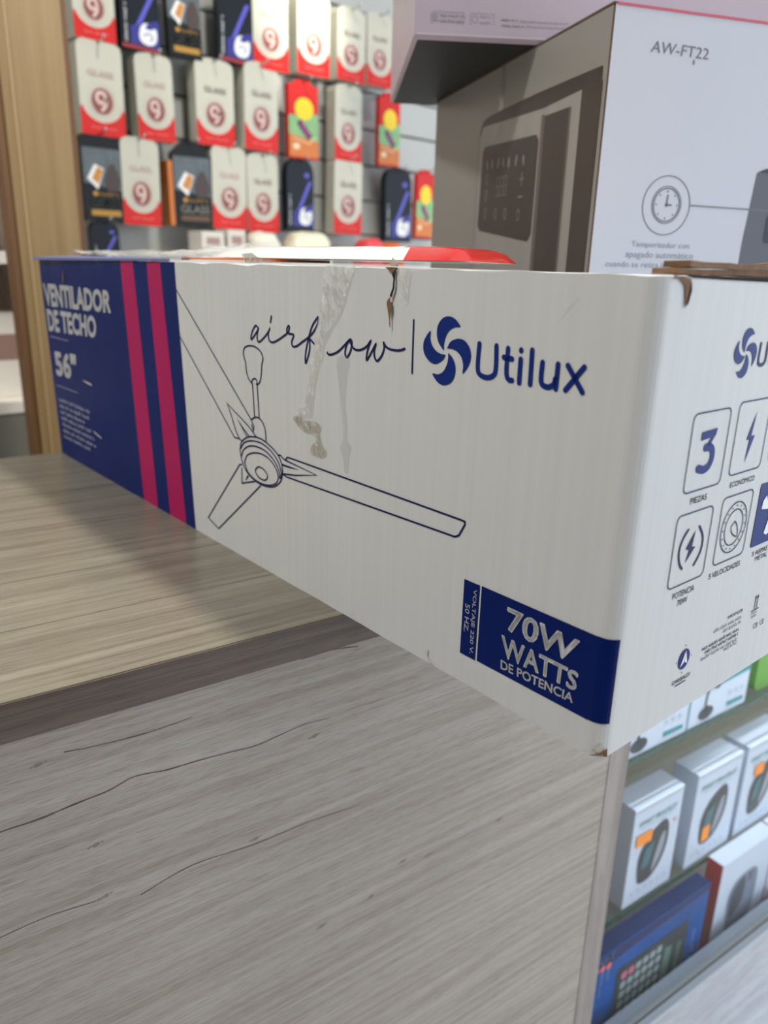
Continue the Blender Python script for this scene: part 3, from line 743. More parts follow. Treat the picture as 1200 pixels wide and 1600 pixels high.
for k in range(7):
    zt = 0.0615 - k * 0.0064
    decal('feature_line', fine_print(0.0155 + k * 0.0007, 0.0155 + [0.088, 0.086, 0.071, 0.090, 0.092, 0.096, 0.080][k], zt - 0.0034, zt, k + 20, 0.0009, 0.0030), FF, 0.0004, M_PALEINK, fan)
# power label, wraps the rounded corner
def label_grid(x0, x1, z0, z1, nx):
    return [[(x0 + (x1 - x0) * k / nx, z0), (x0 + (x1 - x0) * (k + 1) / nx, z0), (x0 + (x1 - x0) * (k + 1) / nx, z1), (x0 + (x1 - x0) * k / nx, z1)] for k in range(nx)]
lab = decal('power_label', label_grid(0.6088, 0.6192, 0.0159, 0.0561, 1) + label_grid(0.6204, 0.686, 0.0163, 0.0563, 4) + label_grid(0.686, 0.6955, 0.0166, 0.0565, 6), FF, 0.0003, M_LABEL, fan)
decal('power_lettering', group([text_quad('70W', (0.6372, 0.0520), (0.6782, 0.0511), (0.6756, 0.0388), (0.6379, 0.0400), 0.025), text_quad('WATTS', (0.6350, 0.0368), (0.6795, 0.0362), (0.6788, 0.0268), (0.6364, 0.0254), 0.025), text_quad('DE POTENCIA', (0.6358, 0.0238), (0.6780, 0.0252), (0.6778, 0.0206), (0.6362, 0.0190), 0.02)]), FF, 0.0006, M_WHITEINK, lab)
decal('voltage_lettering', group([text_in('VOLTAJE 220 V.', 0.6148, 0.6178, 0.0185, 0.0532, 0.012, 0, True), text_in('50 HZ.', 0.6108, 0.6138, 0.0288, 0.0440, 0.012, 0, True)]), FF, 0.0006, M_WHITEINK, lab)
# tear, tape, scuffs
tr = [(0.5444, 0.2003), (0.5490, 0.2004), (0.5535, 0.2003), (0.5512, 0.1978), (0.5515, 0.1950), (0.5512, 0.1905), (0.5494, 0.1862), (0.5478, 0.1868), (0.5498, 0.1908), (0.5502, 0.1950), (0.5488, 0.1978)]
tear = decal('tear', [tr], FF, 0.0012, M_DARKGAP, fan)
decal('torn_board', [[(0.5438, 0.2004), (0.5488, 0.1998), (0.5532, 0.2004), (0.5508, 0.1985), (0.5496, 0.1972), (0.5478, 0.1985)], smoothline([(0.5492, 0.1868), (0.5466, 0.1850), (0.5459, 0.1830), (0.5468, 0.1800), (0.5478, 0.1765), (0.5484, 0.1722), (0.5491, 0.1722), (0.5489, 0.1770), (0.5497, 0.1800), (0.5492, 0.1835), (0.5484, 0.1850)], 3)], FF, 0.0014, M_KRAFT, tear)
decal('crease', ribbon([(0.5488, 0.1722), (0.5485, 0.1680), (0.5482, 0.1620), (0.548, 0.1560)], 0.0005), FF, 0.0005, M_STAIN, tear)
obj('curled_paper', [(0.5455, 0.0005, 0.2012), (0.549, -0.001, 0.2050), (0.5535, -0.0012, 0.2018), (0.5515, 0.001, 0.2008)], [(0, 1, 2, 3)], M_SCUFF, tear)
def film_strip(name, left, right, nseg, nacross, amp, parent, material=M_TAPE, base=0.0006):
    l = smoothline(left, nseg); r = smoothline(right, nseg)
    k = max(len(l), len(r))
    def at(p, u):
        x = u * (len(p) - 1); i = min(int(x), len(p) - 2); d = x - i
        return (p[i][0] + (p[i + 1][0] - p[i][0]) * d, p[i][1] + (p[i + 1][1] - p[i][1]) * d)
    v, f = [], []
    for i in range(k):
        a, b = at(l, i / (k - 1)), at(r, i / (k - 1))
        for j in range(nacross + 1):
            u = j / nacross
            s, t = a[0] + (b[0] - a[0]) * u, a[1] + (b[1] - a[1]) * u
            d = base + amp * abs(noise.noise(Vector((s * 120, t * 70, 3.0)))) + amp * 0.5 * abs(noise.noise(Vector((s * 230, t * 130, 9.0))))
            v.append(FF(s, t, d))
    for i in range(k - 1):
        for j in range(nacross):
            q = i * (nacross + 1) + j
            f.append((q, q + 1, q + nacross + 2, q + nacross + 1))
    return obj(name, v, f, material, parent)
film_strip('tape_strip', TAPE[0], TAPE[1], 9, 12, 0.0022, fan)
film_strip('tape_strip', TAPE2[0], TAPE2[1], 8, 6, 0.0016, fan)
M_OLDTAPE = clear_film('old_tape', (176, 160, 138), 0.42, 0.2, bump=0.6, bump_scale=120, gloss=0.3)
decal('tape_scrap', [smoothline(SCRAP, 3, True)], FF, 0.0008, M_OLDTAPE, fan)
decal('glue_mark', [smoothline(STAIN, 3, True)], FF, 0.0004, M_STAIN, fan)
film_strip('tape_strip', [(0.5525, 0.2), (0.5530, 0.193), (0.5560, 0.185)], [(0.5630, 0.2), (0.5615, 0.193), (0.5605, 0.183)], 5, 5, 0.0010, fan)
decal('scuff', [[(0.092, 0.0895), (0.115, 0.0885), (0.118, 0.0868), (0.100, 0.0878)], [(0.108, 0.0428), (0.128, 0.0398), (0.131, 0.0380), (0.113, 0.0408)]], FF, 0.0006, M_SCUFF, fan)
decal('torn_spot', [smoothline([(0.0625, 0.1795), (0.0650, 0.1880), (0.0668, 0.1880), (0.0660, 0.1800)], 3, True)], FF, 0.0006, M_KRAFT, fan)
decal('scuff', [[(0.5842, 0.0050), (0.5862, 0.0085), (0.5858, 0.0040), (0.5905, 0.0008), (0.5868, 0.0006)], [(0.6850, 0.0004), (0.6905, 0.0035), (0.6935, 0.0075), (0.6940, 0.0006)]], FF, 0.0005, M_SCUFF, fan)
decal('worn_corner', [[(0.6885, 0.0002), (0.692, 0.0018), (0.6958, 0.0045), (0.6962, 0.0002)]], FF, 0.0008, M_KRAFT, fan)
decal('crease', [[(0.6500, 0.1800), (0.6545, 0.1850), (0.6600, 0.1910), (0.6595, 0.1912), (0.6540, 0.1856)], [(0.1955, 0.198), (0.1975, 0.188), (0.198, 0.188), (0.1965, 0.199)]], FF, 0.0004, M_STAIN, fan)

# --- print on the right end
E_ = END
sc = 0.0205 / 0.0317
def tolog(p):
    return (0.0718 + (p[0] - 0.5886) * 0.63, 0.1697 + (p[1] - 0.1638) * 0.655)
decal('logo_emblem', [[tolog(q) for q in p] for p in PETS], EF, 0.0003, M_INKBLUE, fan)
decal('logo_lettering', [[tolog(q) for q in p] for p in UTIL], EF, 0.0003, M_INK, fan)
def frame(x0, x1, z0, z1):
    pts = roundrect(x0, x1, z0, z1, 0.003)
    return ribbon(pts + [pts[0]], 0.0006, False)
xs = [(0.0367, 0.0677), (0.0748, 0.1050), (0.1122, 0.1424)]
decal('icon_frame', frame(xs[0][0], xs[0][1], 0.1135, 0.1471), EF, 0.0003, M_INK, fan)
decal('icon_frame', frame(xs[1][0], xs[1][1], 0.1155, 0.1484), EF, 0.0003, M_INK, fan)
decal('icon_frame', frame(0.1125, 0.1428, 0.1170, 0.1500), EF, 0.0003, M_INK, fan)
decal('icon_frame', frame(0.0355, 0.0658, 0.0705, 0.1038), EF, 0.0003, M_INK, fan)
decal('icon_frame', frame(0.0739, 0.1032, 0.0726, 0.1052), EF, 0.0003, M_INK, fan)
blue = decal('icon_square', [roundrect(0.1105, 0.1405, 0.0735, 0.1062, 0.0015)], EF, 0.0003, M_INKBLUE, fan)
decal('icon_fan', [[(0.1255 + 0.011 * math.cos(a + d) * k, 0.0905 + 0.012 * math.sin(a + d) * k) for d, k in ((-0.1, 0.25), (-0.32, 1.0), (0.0, 1.08), (0.32, 1.0), (0.1, 0.25))] for a in (math.radians(150), math.radians(30), math.radians(270))] + [ellipse(0.1255, 0.0905, 0.0022, 0.0024, 14)], EF, 0.0005, M_WHITEINK, blue)
decal('icon_three', [[(0.0452, 0.1388), (0.0578, 0.1394), (0.0572, 0.1368), (0.0532, 0.1326), (0.0508, 0.1318), (0.0516, 0.1340), (0.0535, 0.1358), (0.0452, 0.1352)]] + ribbon(smoothline([(0.0500, 0.1318), (0.0535, 0.1316), (0.0562, 0.1296), (0.0566, 0.1260), (0.0545, 0.1230), (0.0505, 0.1221), (0.0462, 0.1232)], 5), 0.0036, True), EF, 0.0003, M_INKBLUE, fan)
decal('icon_bolt', [[E_['bolt'][i] for i in (0, 1, 2, 3, 4, 5, 6)]], EF, 0.0003, M_INKBLUE, fan)
decal('icon_power', [E_['bolt2']] + ribbon(smoothline(E_['arcL'], 4), 0.0013) + ribbon(smoothline(E_['arcR'], 4), 0.0013), EF, 0.0003, M_INK, fan)
dots = [ellipse(0.0888 + 0.0105 * math.cos(a), 0.0888 + 0.0107 * math.sin(a), 0.0004, 0.0005, 8) for a in [math.radians(22.5 * k) for k in range(16)]]
decal('icon_dial', ring(0.0888, 0.0888, 0.0120, 0.0124, 0.0006, 40) + ring(0.0888, 0.0888, 0.0085, 0.0088, 0.0006, 36) + ribbon(smoothline(E_['knob'] + [E_['knob'][0]], 4), 0.0006) + dots, EF, 0.0003, M_INK, fan)
small = [('PIEZAS', 0.0440, 0.0578, 0.1078, 0.1106), ('ECON\u00d3MICO', 0.0778, 0.1014, 0.1096, 0.1128), ('POTENCIA', 0.0412, 0.0595, 0.0644, 0.0674), ('70W', 0.0462, 0.0548, 0.0601, 0.0630), ('5 VELOCIDADES', 0.0722, 0.1022, 0.0664, 0.0692), ('3 ASPAS DE', 0.1140, 0.1380, 0.0682, 0.0708), ('METAL', 0.1188, 0.1318, 0.0646, 0.0672)]
for s, x0, x1, z0, z1 in small:
    decal('caption', text_in(s, x0, x1, z0, z1, 0.004), EF, 0.0003, M_INK, fan)
imp = [('IMPORTADOR', 0.1000, 0.1152, 0.0382), (None, 0.0872, 0.1152, 0.0346), (None, 0.0975, 0.1153, 0.0316), (None, 0.0780, 0.1145, 0.0278), (None, 0.0815, 0.1148, 0.0251), (None, 0.0783, 0.1152, 0.0223), ('MADE IN P.R.C.', 0.1015, 0.1158, 0.0199)]
for k, (s, x0, x1, z0) in enumerate(imp):
    polys = text_in(s, x0, x1, z0, z0 + 0.0018, 0.012 if k == 0 else 0.0) if s else fine_print(x0, x1, z0, z0 + 0.0018, k, 0.00045 if k in (3, 4) else 0.0003)
    decal('importer_line', polys, EF, 0.0003, M_INK, fan)
cm = decal('compass_emblem', [ellipse(0.0609, 0.0291, 0.0050, 0.0053, 28)] + [ellipse(0.0609 + 0.0068 * math.cos(a), 0.0291 + 0.0072 * math.sin(a), 0.0004, 0.0004, 6) for a in (0, 1.57, 3.14, 4.71)], EF, 0.0003, M_INKBLUE, fan)
decal('compass_needle', [[(0.0612, 0.0336), (0.0578, 0.0258), (0.0608, 0.0276)], [(0.0614, 0.0336), (0.0640, 0.0262), (0.0612, 0.0277)]], EF, 0.0005, M_WHITEINK, cm)
decal('importer_name', text_in('GARIBALDI', 0.0530, 0.0692, 0.0175, 0.0197, 0.008) + ribbon([(0.0565, 0.0162), (0.0655, 0.0163)], 0.0006), EF, 0.0003, M_INK, fan)
ups = []
for x in (0.1288, 0.1312):
    ups += ribbon([(x, 0.0358), (x, 0.0425)], 0.0007, False) + [[(x - 0.0008, 0.0418), (x + 0.0008, 0.0418), (x, 0.0440)]]
ups += ribbon([(0.1262, 0.0350), (0.1338, 0.0352)], 0.0006)
ups += text_in('ESTE LADO', 0.1265, 0.1330, 0.0328, 0.0342) + text_in('ARRIBA', 0.1268, 0.1328, 0.0308, 0.0322)
decal('this_way_up_mark', ups, EF, 0.0003, M_INK, fan)
decal('certificate_mark', text_in('CB  CE', 0.1318, 0.1440, 0.0232, 0.0262), EF, 0.0003, M_INK, fan)

# torn end flaps of corrugated board on top of the right end, tape end on the front edge
def board(name, x0, x1, y0, y1, z0, wav, seed, parent=fan, material=M_KRAFT, th=0.0022):
    n = 16
    v, f = [], []
    for k in range(n + 1):
        y = y0 + (y1 - y0) * k / n
        d = wav * noise.noise(Vector((y * 45, seed, 0)))
        e = 0.0006 * noise.noise(Vector((y * 300, seed, 5)))
        for x, zz in ((x0, z0), (x1 + e, z0 + d), (x1 + e, z0 + d + th), (x0, z0 + th)):
            v.append((x, y, zz))
    for k in range(n):
        for j in range(4):
            f.append((k * 4 + j, k * 4 + (j + 1) % 4, k * 4 + 4 + (j + 1) % 4, k * 4 + 4 + j))
    f.append((0, 1, 2, 3)); f.append((n * 4 + 3, n * 4 + 2, n * 4 + 1, n * 4))
    return obj(name, v, f, material, parent)
board('top_flap', L - 0.012, L - 0.0005, 0.012, W - 0.004, 0.2004, 0.0006, 1.0)
board('top_flap', L - 0.010, L + 0.0006, 0.016, W - 0.006, 0.2030, 0.0009, 5.0)
obj('lifted_flap', [(L - 0.02, 0.10, 0.2054), (L + 0.001, 0.09, 0.2066), (L + 0.0015, 0.165, 0.2120), (L - 0.02, 0.165, 0.2066)], [(0, 1, 2, 3)], M_KRAFT, fan)
decal('torn_edge', [[(0.0060, 0.2003), (0.0135, 0.1998), (0.0185, 0.1990), (0.0195, 0.1950), (0.0180, 0.1905), (0.0165, 0.1885), (0.0162, 0.1920), (0.0150, 0.1965), (0.0110, 0.1988), (0.0062, 0.1992)]], EF, 0.0006, M_KRAFT, fan)
decal('torn_gap', [[(0.0187, 0.1985), (0.0198, 0.1950), (0.0186, 0.1905), (0.0172, 0.1890), (0.0182, 0.1950)]], EF, 0.0008, M_DARKGAP, fan)
decal('torn_gap', [[(0.014, 0.2003), (W - 0.01, 0.2003), (W - 0.01, 0.1990), (0.12, 0.1990), (0.08, 0.1984), (0.04, 0.1990), (0.02, 0.1994)]], EF, 0.0006, M_DARKGAP, fan)
obj('tape_end', [(0.400, 0.004, 0.2008), (0.392, 0.006, 0.2062), (0.408, 0.004, 0.2068), (0.418, 0.002, 0.2042), (0.445, 0.001, 0.2012)], [(0, 1, 2, 3, 4)], M_OLDTAPE, fan)
obj('corner_flap', [(-0.0105, -0.004, 0.1985), (-0.0105, -0.004, 0.2012), (0.30, -0.0004, 0.2022), (0.30, 0.03, 0.2032), (-0.004, 0.03, 0.2036), (0.30, -0.0004, 0.2006)], [(0, 5, 2, 1), (1, 2, 3, 4)], mat('blue_flap', (104, 112, 166), 0.3), fan)

# ------------------------------------------------------------------ things lying on the fan box
def fl(x, y, z):
    return FO + Vector((math.cos(FA) * x - math.sin(FA) * y, math.sin(FA) * x + math.cos(FA) * y, z))
M_BAGW = mat('bag_white_gloss', (232, 232, 228), 0.16, coat=0.4, noise_amt=0.03, bump=0.3, bump_scale=(30, 30, 30))
M_BAGR = mat('bag_red_gloss', (206, 34, 26), 0.18, coat=0.4, bump=0.3, bump_scale=(30, 30, 30))
bag = thing('flat_pack', 'flat glossy white pack with a red corner lying on the fan box', 'package', fl(0.42, 0.075, 0.2042), FA)
NX, NY = 40, 12
def pillow(x0, x1, y0, y1, zc, hh, seed, flat=0.25):
    v, f = [], []
    for side in (1, -1):
        for i in range(NX + 1):
            for j in range(NY + 1):
                u, w = i / NX * 2 - 1, j / NY * 2 - 1
                t = (1 - abs(u) ** 14) ** 0.5 * (1 - abs(w) ** 6) ** 0.4
                x, y = x0 + (x1 - x0) * i / NX, y0 + (y1 - y0) * j / NY
                x -= (y - y0) * 0.5 * i / NX
                b = 0.0008 * noise.noise(Vector((x * 40, y * 40, seed)))
                v.append((x, y, zc + (hh * t + b * t if side > 0 else -hh * t * flat)))
        o = 0 if side > 0 else (NX + 1) * (NY + 1)
        for i in range(NX):
            for j in range(NY):
                q = o + i * (NY + 1) + j
                f.append((q, q + NY + 1, q + NY + 2, q + 1) if side > 0 else (q, q + 1, q + NY + 2, q + NY + 1))
    return v, f
v, f = pillow(-0.115, 0.150, -0.047, 0.045, 0.0000, 0.0078, 2.0, 0.04)
idx = []
for q in f:
    cx = sum(v[a][0] for a in q) / 4; cy = sum(v[a][1] for a in q) / 4
    idx.append(1 if cx > 0.098 - (cy + 0.047) * 0.5 + 0.3 * max(0, -cy - 0.03) else 0)
obj('sleeve', v, f, None, bag, True, [M_BAGW, M_BAGR], idx)
MB().box(-0.08, 0.08, -0.03, 0.03, 0.0006, 0.0014).build('insert_card', mat('insert_grey', (90, 84, 80), 0.5), bag)
oc = thing('orange_card', 'thin orange card poking out under the glossy white pack on the fan box', 'card', fl(0.34, 0.05, 0.2036), FA)
MB().box(-0.055, 0.060, -0.034, 0.02, -0.0018, 0.0).build('sheet', mat('orange_card', (226, 108, 48), 0.4, noise_amt=0.1), oc)
MB().box(-0.050, 0.055, -0.0345, -0.0341, -0.0018, -0.0014).build('white_edge', M_WHITEINK, oc)
film = thing('clear_film', 'crumpled clear plastic film lying along the left half of the fan box', 'plastic film', fl(0.150, 0.07, 0.2040), FA)
M_FILM = clear_film('film_clear', (232, 232, 226), 0.35, 0.12, bump=0.9, bump_scale=60, gloss=0.5)
v, f = [], []
for i in range(41):
    for j in range(13):
        x, y = -0.13 + 0.27 * i / 40, -0.045 + 0.09 * j / 12
        lift = 0.010 * math.exp(-((x - 0.06) / 0.03) ** 2) * (j / 12)
        v.append((x, y, 0.0005 + 0.0065 * abs(noise.noise(Vector((x * 38, y * 38, 11)))) + lift))
for i in range(40):
    for j in range(12):
        q = i * 13 + j
        f.append((q, q + 13, q + 14, q + 1))
obj('sheet', v, f, M_FILM, film, True)
v = [p for k in range(11) for p in ((-0.10 + 0.024 * k, -0.046, 0.0012 + 0.004 * abs(noise.noise(Vector((k * 1.7, 3, 0))))), (-0.10 + 0.024 * k, -0.043, 0.0042 + 0.004 * abs(noise.noise(Vector((k * 1.7, 9, 0))))))]
obj('folded_edge', v, [(2 * k, 2 * k + 2, 2 * k + 3, 2 * k + 1) for k in range(10)], M_FILM, film, True)

# ------------------------------------------------------------------ air fryer box standing behind the fan box
M_AWWHITE = mat('fryer_box_white', (204, 205, 212), 0.38, noise_amt=0.02, noise_scale=(5, 5, 5))
M_AWGREY = mat('fryer_box_grey', (142, 138, 130), 0.36, noise_amt=0.05, noise_scale=(3, 3, 1.2))
M_AWGREY2 = mat('fryer_print_silver', (152, 147, 140), 0.36, noise_amt=0.05, noise_scale=(3, 60, 2))
M_AWDARK = mat('fryer_print_dark', (64, 55, 50), 0.34, noise_amt=0.08, noise_scale=(3, 60, 2))
M_AWMID = mat('fryer_print_mid', (98, 88, 82), 0.34)
M_AWICON = mat('fryer_print_icon', (128, 122, 118), 0.4)
M_GREYINK = mat('grey_ink', (112, 114, 122), 0.45)
M_LGREYINK = mat('light_grey_ink', (150, 154, 164), 0.45)
M_BROWNEDGE = mat('box_edge_brown', (92, 70, 50), 0.7, noise_amt=0.15, noise_scale=(60, 60, 60))
M_PINKEDGE = mat('box_edge_pink', (206, 90, 110), 0.5)
AA = math.radians(16.4)
AO = Vector((AW['P0'][0], AW['P0'][1], CT))
AH, AWD, AD = AWZ, 0.27, 0.358
aw = thing('air_fryer_box', 'tall white and grey air fryer box standing behind the fan box', 'box', AO, AA)
v = [(x, y, z) for z in (0.0, AH) for (x, y) in ((0.001, 0), (AWD, 0), (AWD, AD), (0, AD), (0, 0.001))]
f = [(4, 3, 2, 1, 0), (5, 6, 7, 8, 9), (0, 1, 6, 5), (1, 2, 7, 6), (2, 3, 8, 7), (3, 4, 9, 8), (4, 0, 5, 9)]
obj('carton_shell', v, f, None, aw, False, [M_AWWHITE, M_AWGREY, M_BROWNEDGE], [0, 0, 0, 0, 0, 1, 2])
AL = lambda s, t, n: (-n, s, t)          # left face: s runs back from the near edge
AR = lambda s, t, n: (s, -n, t)          # right face
MB().box(-0.0006, 0.002, 0.0, AD, AH - 0.0006, AH + 0.0008).build('top_edge', M_BROWNEDGE, aw)
MB().box(0.002, AWD, -0.0006, 0.001, AH - 0.001, AH + 0.0006).build('top_edge', M_PINKEDGE, aw)
# printed appliance on the left face
decal('appliance_print', [[(0.0053, 0.0), (0.2263, 0.0), (0.2268, 0.322), (0.2230, 0.3300), (0.2180, 0.3310), (0.10, 0.3290), (0.0070, 0.3300)]], AL, 0.0003, M_AWGREY2, aw)
decal('appliance_band', [smoothline([(0.0070, 0.3395), (0.10, 0.3400), (0.18, 0.3390), (0.2120, 0.3372), (0.2225, 0.3330), (0.2262, 0.3250)], 3) + [(0.2240, 0.3240), (0.2190, 0.3308), (0.0944, 0.3268), (0.0070, 0.3305)]], AL, 0.0005, M_AWDARK, aw)
decal('appliance_stripe', [[(0.0905, 0.0), (0.0905, 0.3205), (0.0509, 0.3205), (0.0515, 0.0)], [(0.0330, 0.0), (0.0338, 0.33), (0.0053, 0.33), (0.0060, 0.0)]], AL, 0.0004, M_AWDARK, aw)  # dark stripes of the appliance print
decal('appliance_stripe', [[(0.0975, 0.0), (0.0965, 0.322), (0.0905, 0.3215), (0.0905, 0.0)], [(0.0515, 0.0), (0.0509, 0.3205), (0.0475, 0.3205), (0.0480, 0.0)]], AL, 0.0004, M_AWMID, aw)
pn = AW['panel']
pl = [(pn[0][0], pn[0][1] - 0.004), (pn[0][0] - 0.005, pn[0][1]), (pn[1][0] + 0.005, pn[1][1]), (pn[1][0], pn[1][1] - 0.005), (pn[2][0], pn[2][1] + 0.006), (pn[2][0] + 0.006, pn[2][1]), (pn[3][0] - 0.006, pn[3][1]), (pn[3][0], pn[3][1] + 0.005)]
cp = decal('control_panel', [pl], AL, 0.0006, M_AWDARK, aw)
ip = []
for k, (s, t) in enumerate(AW['icons']):
    if k < 7:
        ip += [ellipse(s, t, 0.0022, 0.0048, 10, 0.2 * ((k % 3) - 1))]
    elif k == 13:
        ip += ribbon([(s, t - 0.005), (s, t + 0.005)], 0.0014) + ribbon([(s - 0.004, t), (s + 0.004, t)], 0.0014)
    elif k == 14:
        ip += ribbon([(s - 0.004, t), (s + 0.004, t)], 0.0018)
    elif k == 15:
        for dx in (-0.008, 0, 0.008):
            r = roundrect(s + dx - 0.0028, s + dx + 0.0028, t - 0.008, t + 0.008, 0.001)
            ip += ribbon(r + [r[0]], 0.0008, False) + ribbon([(s + dx - 0.002, t), (s + dx + 0.002, t)], 0.0008, False)
    else:
        ip += ring(s, t, 0.0028, 0.0045, 0.0012, 14)
decal('control_icons', ip, AL, 0.0008, M_AWICON, cp)
decal('seam_line', ribbon([(0.2271, 0.325), (0.2263, 0.0)], 0.0010, False), AL, 0.0005, M_AWMID, aw)
# right face print
decal('model_lettering', text_quad('AW-FT22', (0.0330, 0.3563), (0.0797, 0.3553), (0.0797, 0.3483), (0.0315, 0.3490)), AR, 0.0003, M_GREYINK, aw)
decal('ink_mark', [ellipse(0.068, 0.3457, 0.0007, 0.0018, 10)], AR, 0.0003, M_GREYINK, aw)
ck = ring(0.0605, 0.2498, 0.0204, 0.0207, 0.0007, 44) + ring(0.0605, 0.2503, 0.0126, 0.0130, 0.0006, 40) + ring(0.0605, 0.2503, 0.0112, 0.0116, 0.0009, 40)
ck += [ellipse(0.0605 + 0.0090 * math.cos(a), 0.2503 + 0.0094 * math.sin(a), 0.0006, 0.0007, 8) for a in [math.radians(45 * k) for k in range(8)]]
ck += ribbon([(0.0605, 0.2503), (0.0608, 0.2570)], 0.0013) + ribbon([(0.0605, 0.2503), (0.0645, 0.2503)], 0.0013) + [ellipse(0.0605, 0.2503, 0.0013, 0.0014, 12)]
decal('clock_icon', ck, AR, 0.0003, M_GREYINK, aw)
decal('pointer_line', ribbon([(0.0812, 0.2508), (0.153, 0.2501)], 0.0009), AR, 0.0005, M_GREYINK, aw)
decal('timer_text', text_in('Temporizador con', 0.0345, 0.0855, 0.2186, 0.2240) + text_in('apagado autom\u00e1tico', 0.0305, 0.0902, 0.2108, 0.2170) + text_in('cuando se retira la cesta de freir', 0.0143, 0.1062, 0.2052, 0.2094), AR, 0.0003, M_LGREYINK, aw)
decal('appliance_picture', [smoothline([(0.1325, 0.0), (0.1330, 0.20), (0.1350, 0.245), (0.1372, 0.2765)], 4) + [(0.20, 0.281), (0.235, 0.2765), (0.24, 0.0)]], AR, 0.0003, mat('fryer_picture_grey', (88, 90, 98), 0.4, noise_amt=0.1, noise_scale=(30, 3, 1)), aw)
decal('appliance_picture_lid', [[(0.1372, 0.2768), (0.1450, 0.2798), (0.2, 0.2830), (0.23, 0.2798), (0.235, 0.2768), (0.2, 0.2775)]], AR, 0.0005, mat('fryer_picture_lid', (34, 34, 38), 0.4), aw)
decal('appliance_picture_panel', [roundrect(0.1525, 0.215, 0.226, 0.247, 0.003)], AR, 0.0005, mat('fryer_picture_lid', (34, 34, 38), 0.4), aw)
film_aw = lambda: None
MB().box(-0.0004, -0.0001, 0.175, 0.185, AH - 0.058, AH - 0.001).build('tape_strip', clear_film('box_tape', (200, 196, 180), 0.25, 0.15), aw)

# ------------------------------------------------------------------ pink box lying across the air fryer box
M_PKB = mat('pale_pink_box', (182, 167, 176), 0.42, noise_amt=0.04, noise_scale=(6, 6, 6))
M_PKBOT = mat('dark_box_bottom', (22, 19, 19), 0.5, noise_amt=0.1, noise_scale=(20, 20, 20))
PO = Vector((PINK[0][0], PINK[0][1], CT + AWZ + 0.0010))
pk = thing('pink_box', 'pale pink box with dark underside lying across the air fryer box', 'box', PO, math.radians(4.2))
v, f = [], []
PLX, PDY, PHZ = 0.46, 0.262, 0.20
bm_ = MB()
bev = 0.003
prof = [(0, 0, 0.0, -1), (0, 0, 1, 0)]
v = [(bev, bev, 0), (PLX - bev, bev, 0), (PLX - bev, PDY - bev, 0), (bev, PDY - bev, 0), (0, 0, bev), (PLX, 0, bev), (PLX, PDY, bev), (0, PDY, bev), (0, 0, PHZ), (PLX, 0, PHZ), (PLX, PDY, PHZ), (0, PDY, PHZ)]
f = [(3, 2, 1, 0), (0, 1, 5, 4), (1, 2, 6, 5), (2, 3, 7, 6), (3, 0, 4, 7), (4, 5, 9, 8), (5, 6, 10, 9), (6, 7, 11, 10), (7, 4, 8, 11), (8, 9, 10, 11)]
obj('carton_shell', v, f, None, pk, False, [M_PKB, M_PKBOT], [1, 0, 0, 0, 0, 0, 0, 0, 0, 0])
PF = lambda s, t, n: (s, -n, t)
M_PKINK = mat('faint_grey_ink', (150, 142, 150), 0.5)
pm = ribbon(roundrect(0.0135, 0.0400, 0.0112, 0.0195, 0.001) + [(0.0135, 0.0122)], 0.0003, False)
pm += [ellipse(0.0165, 0.0155, 0.0022, 0.0030, 14)] + fine_print(0.0205, 0.039, 0.0160, 0.0185, 3, 0.0004) + fine_print(0.0205, 0.039, 0.0120, 0.0145, 4, 0.0005)
pm += ribbon(roundrect(0.0450, 0.0640, 0.0115, 0.0196, 0.001) + [(0.0450, 0.0125)], 0.0003, False) + ring(0.0485, 0.0155, 0.0022, 0.0026, 0.0004, 14) + fine_print(0.053, 0.062, 0.0125, 0.0140, 5, 0.0003) + fine_print(0.053, 0.062, 0.0165, 0.0180, 6, 0.0003)
pm += fine_print(0.0706, 0.0831, 0.0152, 0.0168, 7, 0.0006) + fine_print(0.086, 0.1256, 0.0146, 0.0162, 8, 0.0003) + fine_print(0.0709, 0.0887, 0.0112, 0.0128, 9, 0.0006) + fine_print(0.0915, 0.122, 0.0112, 0.0128, 10, 0.0003)
decal('recycling_print', pm, PF, 0.0003, M_PKINK, pk)
MB().box(0.0025, PLX - 0.0025, -0.0004, -0.0001, 0.0030, 0.0042).build('bottom_lip', mat('pink_lip_highlight', (196, 182, 192), 0.5), pk)  # lip strip in paler pink, its highlight put into the colour

# ------------------------------------------------------------------ packs on the slat wall
PW, PHH = 0.085, 0.17
def outline(kind):
    w = PW / 2
    n = 0.0024
    notch = [(n, 1.0), (n, 0.955), (-n, 0.955), (-n, 1.0)]
    if kind == 'w':
        top = [(w, 0.90), (w * 0.93, 0.955), (w * 0.70, 0.985), (w * 0.30, 1.0)]
    elif kind == 'h':
        top = [(w, 0.84), (w * 0.42, 0.985), (w * 0.2, 1.0)]
    elif kind == 'r':
        top = [(w, 0.80), (w * 0.94, 0.87), (w * 0.78, 0.94), (w * 0.5, 0.985), (w * 0.25, 1.0)]
    else:
        top = [(w, 0.93), (w * 0.55, 0.945), (w * 0.45, 0.99), (w * 0.2, 1.0)]
    pts = [(-w, 0.0), (w, 0.0)] + top + notch + [(-x, z) for x, z in reversed(top)]
    return [(x, z * PHH) for x, z in pts]
KF = lambda s, t, n: (s, -n, t)
M_PKW = mat('pack_card', (197, 195, 179), 0.35, noise_amt=0.03, spec=0.25)
M_PKSIDE = mat('pack_side', (196, 190, 176), 0.5)
M_RED = mat('pack_red', (208, 36, 30), 0.35, noise_amt=0.06, spec=0.25)
M_RINGB = mat('pack_ring', (136, 70, 62), 0.45)
M_RINGL = mat('pack_ring_light', (214, 186, 178), 0.45)
M_GL = mat('pack_grey_red_ink', (186, 150, 144), 0.5)
M_PB = mat('pack_black', (16, 16, 16), 0.3, spec=0.25)
